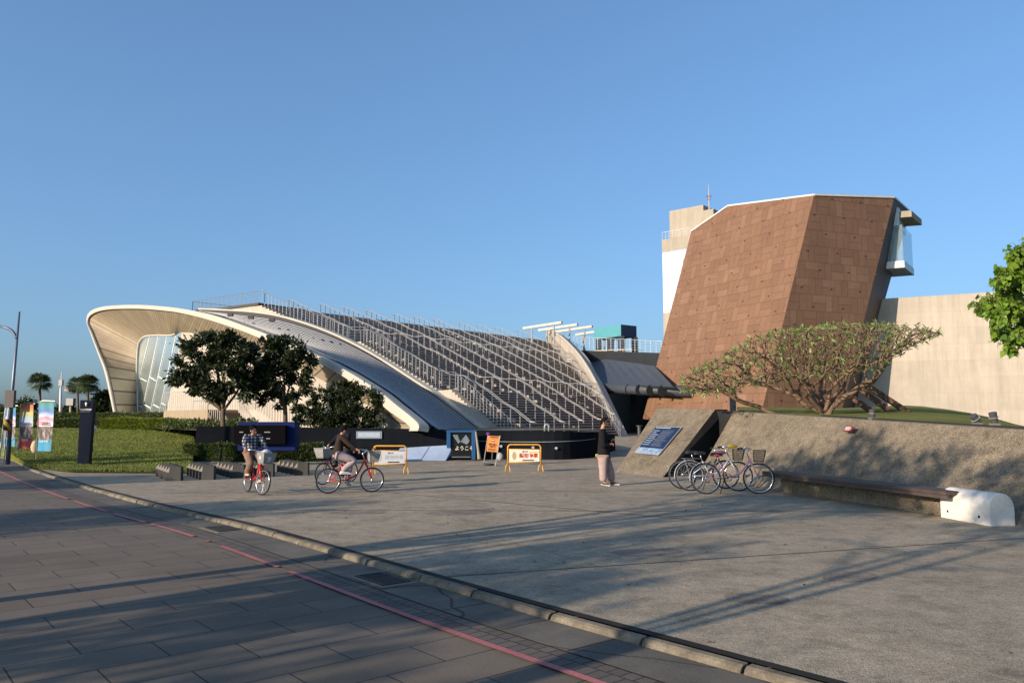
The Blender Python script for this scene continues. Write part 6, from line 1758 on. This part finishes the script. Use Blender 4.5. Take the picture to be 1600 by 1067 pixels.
def person(label, J, loc, jacket, trousers, shoes, face_dir, fist=True, hair=True, hem=.02, k=1.0, group=None, cap=None, bulk=1.0):
    """J: world joints dict; L/R suffix"""
    t = thing('person', label, 'person', loc, group)
    v = {a: Vector(b) for a, b in J.items()}
    fd = Vector(face_dir).normalized(); hd = v['head']; up_ = (hd-v['neck']).normalized(); side = up_.cross(fd).normalized()   # left of face
    def hand(w, elbow, curl=.9):
        d = (w-elbow).normalized(); s = d.cross(up).normalized()
        if s.length < .1: s = Vector((1,0,0))
        n_ = s.cross(d).normalized(); ch = []
        palm = w+d*.055
        ch.append([(w, .026,.022), (palm, .032,.018)])
        for i, (o_, l) in enumerate(((-.028,.062),(-.010,.072),(.010,.068),(.028,.052))):
            a = palm+s*o_+d*.012; b = a+(d*.6-n_*.8*curl).normalized()*l*.5; c = b+(-n_*1.0*curl-d*.35*curl+d*(1-curl)).normalized()*l*.5
            ch.append([(palm, .032,.018), (a, .010), (b, .009), (c, .0075)])
        a = w+d*.03-s*.03; b = a+(d*.5-s*.6-n_*.4).normalized()*.035; ch.append([(palm, .032,.018), (a, .011), (b, .010), (b+(d-n_*.8).normalized()*.025, .008)])
        return ch
    body = [[(v['pelvis'], .12*k,.10*k), (v['pelvis'].lerp(v['chest'],.5), .11*k,.09*k), (v['chest'], .14*k,.10*k), (v['neck'], .062*k), (v['neck'].lerp(hd,.5), .055*k), (hd-up_*.03+fd*.0, .070*k,.076*k), (hd+up_*.05-fd*.01, .078*k,.085*k), (hd+up_*.10-fd*.01, .055*k,.06*k)]]
    body.append([(hd-up_*.03, .070*k,.076*k), (hd-up_*.085+fd*.045, .036*k)])         # jaw / chin
    for s in 'LR':
        body.append([(v['chest'], .14*k,.10*k), (v['sh'+s], .058*k), (v['el'+s], .042*k), (v['wr'+s], .028*k)])
        for ch in hand(v['wr'+s], v['el'+s], .9 if fist else .4): body.append(ch)
        body.append([(v['pelvis'], .12*k,.10*k), (v['hip'+s], .085*k), (v['kn'+s], .058*k), (v['an'+s], .038*k), (v['toe'+s], .03*k)])
    bo = skin_mesh('body', body, skin, t, sub=2)
    # face details as parts
    mb = MB(); nz = hd+fd*.088*k-up_*.0; mb.add([nz+up_*.03, nz+side*.014-up_*.012, nz-side*.014-up_*.012, nz+fd*.022-up_*.012], [(0,1,3),(0,3,2),(1,2,3),(0,2,1)]); mb.build('nose', skin, t, smooth=True)
    for s in (-1,1):
        mb = MB(); blob(mb, hd+fd*.078*k+side*s*.030+up_*.022, .010, 1, 1); mb.build('eye', plain('dark_eye', (.02,.015,.012), .3), t, smooth=True)
        mb = MB(); blob(mb, hd+side*s*.076*k+up_*.005-fd*.005, .026, 2, 2, (.6,.6,1.1)); mb.build('ear', skin, t, smooth=True)
    mb = MB(); mb.obox(hd+fd*.083*k-up_*.045-side*.02, side*.04, fd*.006, up_*.007); mb.build('mouth', plain('lip', (.25,.08,.06), .6), t)
    # hair: shell of a slightly larger skull, open at the face
    bm = bmesh.new(); bmesh.ops.create_icosphere(bm, subdivisions=4, radius=1); rg = random.Random(7)
    hc = hd+up_*.048-fd*.014; mb = MB(); idx = {}; keep = []
    for vv in bm.verts:
        q = vv.co; w = fd*q.x*.096*k+side*q.y*.087*k+up_*q.z*.101*k; fr = (math.sin(q.y*17+q.x*9)*math.sin(q.z*15)+rg.uniform(-.6,.6))*.004
        idx[vv.index] = hc+w*(1+fr*8)
        front = q.x > .45 and q.z < .42; lowcut = q.z < (-.75 if q.x < -.1 else -.25)
        keep.append(not (front or lowcut))
    vs = [idx[i] for i in range(len(idx))]; mb.add(vs, [[x.index for x in f.verts] for f in bm.faces if all(keep[x.index] for x in f.verts)]); bm.free()
    ho = mb.build('hair', hair_m, t, smooth=True, solid=.004)
    if cap:
        mb = MB(); blob(mb, hd+up_*.07, .105*k, 5, 3, (1,1,.75)); mb.add([hd+up_*.07+fd*.09+side*.06, hd+up_*.07+fd*.09-side*.06, hd+up_*.045+fd*.17-side*.05, hd+up_*.045+fd*.17+side*.05], [(0,1,2,3)]); mb.build('cap', cap, t, smooth=True)
    # clothing
    mid = v['pelvis'].lerp(v['chest'], .5)
    K = k*bulk
    jk = [[(v['pelvis']+(v['pelvis']-mid)*(hem*4+.25), .172*K,.148*K), (v['pelvis'], .172*K,.150*K), (mid, .160*K,.135*K), (v['chest'], .185*K,.138*K), (v['neck']+up_*.012, .078*k)]]
    for s in 'LR':
        w2 = v['el'+s].lerp(v['wr'+s], .93); jk.append([(v['chest'], .18*k,.13*k), (v['sh'+s], .085*K), (v['sh'+s].lerp(v['el'+s],.5), .074*K), (v['el'+s], .066*K), (v['el'+s].lerp(w2,.5), .058*K), (w2, .046*K)])
    skin_mesh('jacket', jk, jacket, t, sub=2)
    tr = []
    for s in 'LR':
        a2 = v['kn'+s].lerp(v['an'+s], 1.02); tr.append([(v['pelvis'], .128*K,.112*K), (v['hip'+s], .112*K), (v['hip'+s].lerp(v['kn'+s],.5), .104*K), (v['kn'+s], .090*K), (v['kn'+s].lerp(a2,.5), .088*K,.082*K), (a2, .082*K,.074*K)])
    skin_mesh('trousers', tr, trousers, t, sub=2)
    for s in 'LR':
        d = (v['toe'+s]-v['an'+s]); hor = Vector((d.x,d.y,d.z*.5)).normalized(); heel = v['an'+s]-hor*.055-up*.045
        skin_mesh('shoe', [[(heel, .042,.036), (v['an'+s]-up*.035, .048,.040), (v['toe'+s].lerp(v['an'+s],.4)-up*.012, .044,.034), (v['toe'+s]+hor*.02, .034,.024)]], shoes[0], t, sub=2)
        if len(shoes) > 1:
            a_ = heel-up*.03; b_ = v['toe'+s]+hor*.05-up*.022; sd_ = hor.cross(up).normalized()
            mb = MB(); mb.prism([a_-sd_*.035, a_+sd_*.035, b_+sd_*.03, b_-sd_*.03], (0,0,.02)); mb.build('sole', shoes[1], t)
    return t, v
def on_bike(info, pts): return {a: info['Mx']@Vector(b) for a, b in pts.items()}
def rider_joints(info, r, lean=.10, leftlow=True, hs=1.0):
    bb, sp, c = info['bb'], info['saddle'], info['c']
    ca = math.radians(CRANK[0]); cl = .135; 
    pR = bb+Vector((math.cos(ca),0,math.sin(ca)))*cl+Vector((0,-.10,0)); pL = bb-Vector((math.cos(ca),0,math.sin(ca)))*cl+Vector((0,.10,0))
    pel = Vector((sp.x-.02,0,sp.z+.12)); J = {'pelvis': pel, 'chest': pel+Vector((lean*.75,0,.34*hs)), 'neck': pel+Vector((lean*1.15,0,.465*hs)), 'head': pel+Vector((lean*1.55,0,.575*hs))}
    for s, p, y in (('R', pR, -1), ('L', pL, 1)):
        hip = pel+Vector((.02,y*.09,-.03)); an = p+Vector((-.06,0,.085)); J['hip'+s] = hip; J['an'+s] = an; J['toe'+s] = p+Vector((.09,0,.045))
        d = an-hip; L1 = .42*hs; L2 = .41*hs; D = min(d.length, L1+L2-.005); a = (L1*L1-L2*L2+D*D)/(2*D); h = math.sqrt(max(0, L1*L1-a*a)); n_ = Vector((-d.z,0,d.x)).normalized()
        if n_.x < 0: n_ = -n_
        J['kn'+s] = hip+d.normalized()*a+n_*h+Vector((0,y*.02,0))
    for s, g0, y in (('R', info['grips'][0], -1), ('L', info['grips'][1], 1)):
        sh = J['chest']+Vector((.0,y*.165,.09)); wr = g0+Vector((-.055,0,.03)); J['sh'+s] = sh; J['wr'+s] = wr; d = wr-sh; L1 = .27*hs; L2 = .25*hs; D = min(d.length, L1+L2-.005); wr2 = sh+d.normalized()*D; a = (L1*L1-L2*L2+D*D)/(2*D); h = math.sqrt(max(0, L1*L1-a*a))
        J['el'+s] = sh+d.normalized()*a+Vector((0,y*.35,-.9)).normalized()*h; 
    return J
# --- red bicycle + rider in brown jacket, riding to the right
def mat_plaid():
    m, nt, b = new_mat('plaid_shirt'); p = coords(nt); sx = N(nt, 'ShaderNodeSeparateXYZ'); L(nt, p, sx.inputs[0])
    def ln(i, k, w): return math_(nt, 'LESS_THAN', math_(nt, 'FRACT', math_(nt, 'MULTIPLY', sx.outputs[i], k)), w)
    a = math_(nt, 'ADD', ln(0, 15, .34), ln(2, 15, .34)); c = ramp(nt, math_(nt, 'MULTIPLY', a, .5), [(0,(.02,.025,.045)),(.5,(.10,.11,.14)),(1,(.62,.58,.55))]); L(nt, c, b.inputs['Base Color']); b.inputs['Roughness'].default_value = .85; return m
def cloth(name, col, rough=.9): return mat('cloth_'+name, col, rough, var=.15, scale=8, bmp=.35, bscale=22, spec=.15)
red = ('red', (.50,.022,.025))
g0 = G(512.5,771,0); g1 = G(581,768.8,0); hdg = math.atan2(g1.y-g0.y, g1.x-g0.x)
CRANK[0] = 118
bk2, inf = bike('red bicycle heading right, grey basket, ridden by the brown-jacketed person', tuple(g0), hdg, .275, (g1-g0).length, red, steer=.05, guards=False, group='red rental bicycles being ridden')
J = on_bike(inf, rider_joints(inf, .275, .07, hs=.86))
person('person in dark brown jacket and pale lilac trousers riding a red bicycle to the right', J, tuple(g0), cloth('dark_brown', (.035,.022,.017)), cloth('lilac_grey', (.36,.29,.29)), (plain('white_shoe', (.62,.62,.62), .6), wht), inf['Mx'].to_3x3()@Vector((.9,.25,-.05)), k=.90)
# things in the basket: umbrella handle and bag
hb_ = inf['Mx']@inf['S']@Vector((.96-.02,-.02,.78)); 
mb = MB(); mb.tube(smooth_poly([tuple(hb_-up*.25), tuple(hb_+up*.10), tuple(hb_+Vector((.03,0,.20))), tuple(hb_+Vector((.09,0,.19)))], 4), .014, 7); tag(mb.build('umbrella', plain('ochre_handle', (.50,.25,.05), .5), smooth=True), 'ochre umbrella handle sticking out of the grey basket of the right rider', 'umbrella')
# --- red bicycle + rider in plaid shirt, towards the right front
g0 = G(386.5,768.2,0); g1v = Vector((.50,-.86,0)).normalized()*.96
CRANK[0] = 150
bk1, inf = bike('red bicycle with a pale bag in its basket, under the plaid-shirted rider', tuple(g0), math.atan2(-.80,.60), .275, .96, red, steer=.28, group='red rental bicycles being ridden')
J = on_bike(inf, rider_joints(inf, .275, .05, hs=.86))
person('person in dark plaid shirt and brown trousers riding a red bicycle, head turned down', J, tuple(g0), mat_plaid(), cloth('brown', (.20,.125,.09)), (plain('tan_shoe', (.45,.36,.25), .6),), Vector((.86,-.35,-.35)), k=.90)
q = inf['Mx']@inf['S']@Vector((.96,0,.80)); mb = MB(); blob(mb, q, .17, 21, 3, (.85,.85,1.0)); tag(mb.build('plastic_bag', plain('white_plastic_bag', (.55,.55,.57), .4), smooth=True), 'white plastic bag filling the front basket of the left red bicycle', 'bag')
# --- third bicycle behind, heading left
g0 = G(547,753.5,0); g1 = G(505,756,0); hv = (g1-g0); wbl = .96; hh_ = hv.normalized(); dy = math.sqrt(max(0, wbl**2-hv.length**2)); 
tgt = Vector((hv.x, hv.y-.0, 0)).normalized(); ang_ = math.atan2(tgt.y-.55, tgt.x)
CRANK[0] = 60
bk3, inf = bike('dark bicycle with a grey basket heading left, half hidden behind the brown-jacketed rider', tuple(g0), ang_, .275, wbl, ('maroon', (.09,.015,.02)), steer=-.05, group='bicycles being ridden, dark')
J = on_bike(inf, rider_joints(inf, .275, .06, hs=.84))
person('person in black top riding left, mostly hidden behind the brown-jacketed rider', J, tuple(g0), cloth('black', (.012,.012,.015)), cloth('charcoal', (.03,.03,.035)), (plain('black_shoe', (.02,.02,.02), .6),), inf['Mx'].to_3x3()@Vector((1,0,0)), k=.87)
# --- standing person
b = G(948,758.5,0); s_ = 1.0
def W(px, y, dd=0): return P(px, y, b.y+dd)
J = {'pelvis': W(943,711), 'chest': W(942,683), 'neck': W(941.5,670), 'head': W(943.8,661.5),
     'shR': W(940,674.5,-.17), 'elR': W(943,697,-.24), 'wrR': W(953,694,-.16), 'shL': W(943,674.5,.17), 'elL': W(950,695,.22), 'wrL': W(956,688,.05),
     'hipR': W(942,716,-.09), 'knR': W(942.5,735,-.12), 'anR': W(942.5,753,-.10), 'toeR': W(950,757,-.14),
     'hipL': W(945,716,.09), 'knL': W(953,734,.10), 'anL': W(956,752.5,.10), 'toeL': W(965,755.5,.06)}
pt, v = person('standing person in black jacket and pinkish grey trousers, hands held at the chest', J, (b.x, b.y, 0), cloth('deep_black', (.010,.010,.011)), cloth('rose_grey', (.34,.25,.23)), (plain('brown_trainer', (.06,.045,.04), .6), plain('white_sole', (.6,.6,.6), .6)), (1,-.25,-.05), hem=.10, k=.98, fist=True, bulk=1.22)
mb = MB(); q = v['pelvis']; q2 = P(934.5,711.5,b.y-.02); mb.box(q2+Vector((.02,0,0)), (.16,.12,.07)); mb.build('shirt_hem', plain('lime_cloth', (.45,.60,.03), .8), pt, bevel=.015)
# --- parked bicycles
pinkp = ('pink', (.62,.30,.38)); silv = ('silver', (.45,.45,.47)); blk_p = ('charcoal', (.05,.05,.055))
CRANK[0] = 5
g0 = G(1104,771.8,0)
bike('pink city bicycle with white guards and black front basket, nearest of the parked three', tuple(g0), .02, .335, 1.16, pinkp, steer=-.30, lean=-.10, guards=('white',(.62,.60,.60)), basket='black', group='bicycles parked against the sloping wall')
CRANK[0] = 80
g0 = G(1079,767,0)
bike('silver bicycle with a bright mudguard and black basket, middle one of the parked three', tuple(g0), -.02, .335, 1.08, silv, steer=-.2, lean=-.08, guards=('silver',(.62,.62,.62)), basket='black', group='bicycles parked against the sloping wall', rear_rack=True)
CRANK[0] = 30
g0 = G(1067,764,0)
bike('dark bicycle with flat black handlebar, farthest of the parked three', tuple(g0), .03, .335, 1.02, blk_p, steer=.1, lean=-.07, basket=None, handle='flat', group='bicycles parked against the sloping wall')
for (px, y, D, r_, c_, lab_, nm_) in ((1144,697,17.3,.10,('yellow_cloth',(.60,.40,.03)),'yellow cloth bag draped over the middle parked handlebar','bag'), (1120,711.5,17.2,.07,('red_cloth',(.55,.05,.04)),'small red saddle cover on the middle parked bicycle','saddle cover'), (1126,707,17.6,.10,('mauve_cloth',(.30,.14,.20)),'mauve bag hanging from the farthest parked handlebar','bag')):
    mb = MB(); blob(mb, P(px,y,D), r_*.75, 50, 2, (1.5,.7,.55)); tag(mb.build(nm_.replace(' ','_'), plain(*c_, .8), smooth=True), lab_, nm_)
# ================================================================ DRAIN GRATES
iron = plain('cast_iron', (.022,.021,.02), .6)
def drain(px, py, s, label):
    c = G(px, py, -.05); best = min(range(len(KF)), key=lambda i: (KF[i]-Vector((c.x,c.y,0))).length); tt = (KF[min(best+3,len(KF)-1)]-KF[best-3]).normalized(); nn = Vector((tt.y,-tt.x,0)); c = KF[best]+nn*.42; 
    t = thing('drain_grate', label, 'drain grate', (c.x,c.y,-.05), 'drain grates in the gutter')
    mb = MB(); l, w = s*.5, .165
    for a, b in ((-l,-l+.03),(l-.03,l)): mb.obox(c+tt*a-nn*w-up*.06, tt*(b-a), nn*2*w, (0,0,.018))
    for a, b in ((-w,-w+.03),(w-.03,w)): mb.obox(c-tt*(l-.03)+nn*a-up*.06, tt*(2*l-.06), nn*(b-a), (0,0,.018))
    mb.build('frame', iron, t)
    for i in range(9):
        a = -w+.045+(2*w-.09)*i/8-.006; mb = MB(); mb.obox(c-tt*(l-.03)+nn*a-up*.058, tt*(2*l-.06), nn*.012, (0,0,.014)); mb.build('bar', iron, t)
    for i in range(4):
        a = -l+.03+(2*l-.06)*(i+1)/5; mb = MB(); mb.obox(c+tt*a-nn*(w-.03)-up*.0575, tt*.012, nn*2*(w-.03), (0,0,.0125)); mb.build('cross_bar', iron, t)
    mb = MB(); mb.quad(c-tt*l-nn*w-up*.0545+Vector((0,0,.0)), c+tt*l-nn*w-up*.0545, c+tt*l+nn*w-up*.0545, c-tt*l+nn*w-up*.0545); mb.build('pit', plain('pit_black', (.004,.004,.004), 1), t)
    mb = MB(); 
    for sg in (-1,1): mb.obox(c+tt*(sg*(l+.04))-tt*.04-nn*.22-up*.055, tt*.08, nn*.44, (0,0,.004))
    mb.obox(c-tt*l+nn*(w+.0)-up*.055, tt*2*l, nn*.05, (0,0,.004)); mb.build('surround', plain('pale_mortar', (.20,.17,.125), .9), t)
drain(598, 904, .62, 'square iron drain grate in the gutter beside the kerb, nearer one')
drain(345, 826, .62, 'square iron drain grate in the gutter beside the kerb, farther one')
# gutter slab joints
mb = MB(); s = 1.0
while s < cum[-1]-2:
    p = at_s(s); q = at_s(s+.1); tt = (q-p).normalized(); nn = Vector((tt.y,-tt.x,0)); strip(mb, p+nn*.185, p+nn*.68+tt*random.Random(int(s*10)).uniform(-.03,.03), .012, -.0525)
    s += 1.55
tag(mb.build('gutter_joints', mjd), kind='structure')
# fallen leaves and grit on the paving
rg = np.random.RandomState(77); n = 420; C = np.zeros((n,3)); C[:,0] = rg.uniform(-7,7,n); C[:,1] = rg.uniform(5,20,n); C[:,2] = .008
Dv = rg.randn(n,3); Dv[:,2] = .1*rg.rand(n)
keepm = []
for i in range(n):
    d_ = min(((KF[j].x-C[i,0])*1.0, j) for j in range(0,len(KF),8))[0]
    best = min(range(0, len(KF), 4), key=lambda j: (KF[j].x-C[i,0])**2+(KF[j].y-C[i,1])**2); tt = KF[min(best+4,len(KF)-1)]-KF[max(best-4,0)]; s_ = (C[i,0]-KF[best].x)*(-tt.y)+(C[i,1]-KF[best].y)*tt.x
    keepm.append(s_ > .05)
C = C[keepm]; Dv = Dv[keepm]
lf_ = leaves_mesh('leaf_litter', C, Dv, .035, mat_leaf('dry_leaf', (.05,.035,.02), (.20,.14,.07), 0), None, 3); tag(lf_, 'scattered small dry leaves lying on the paving', 'leaf litter', kind='stuff')
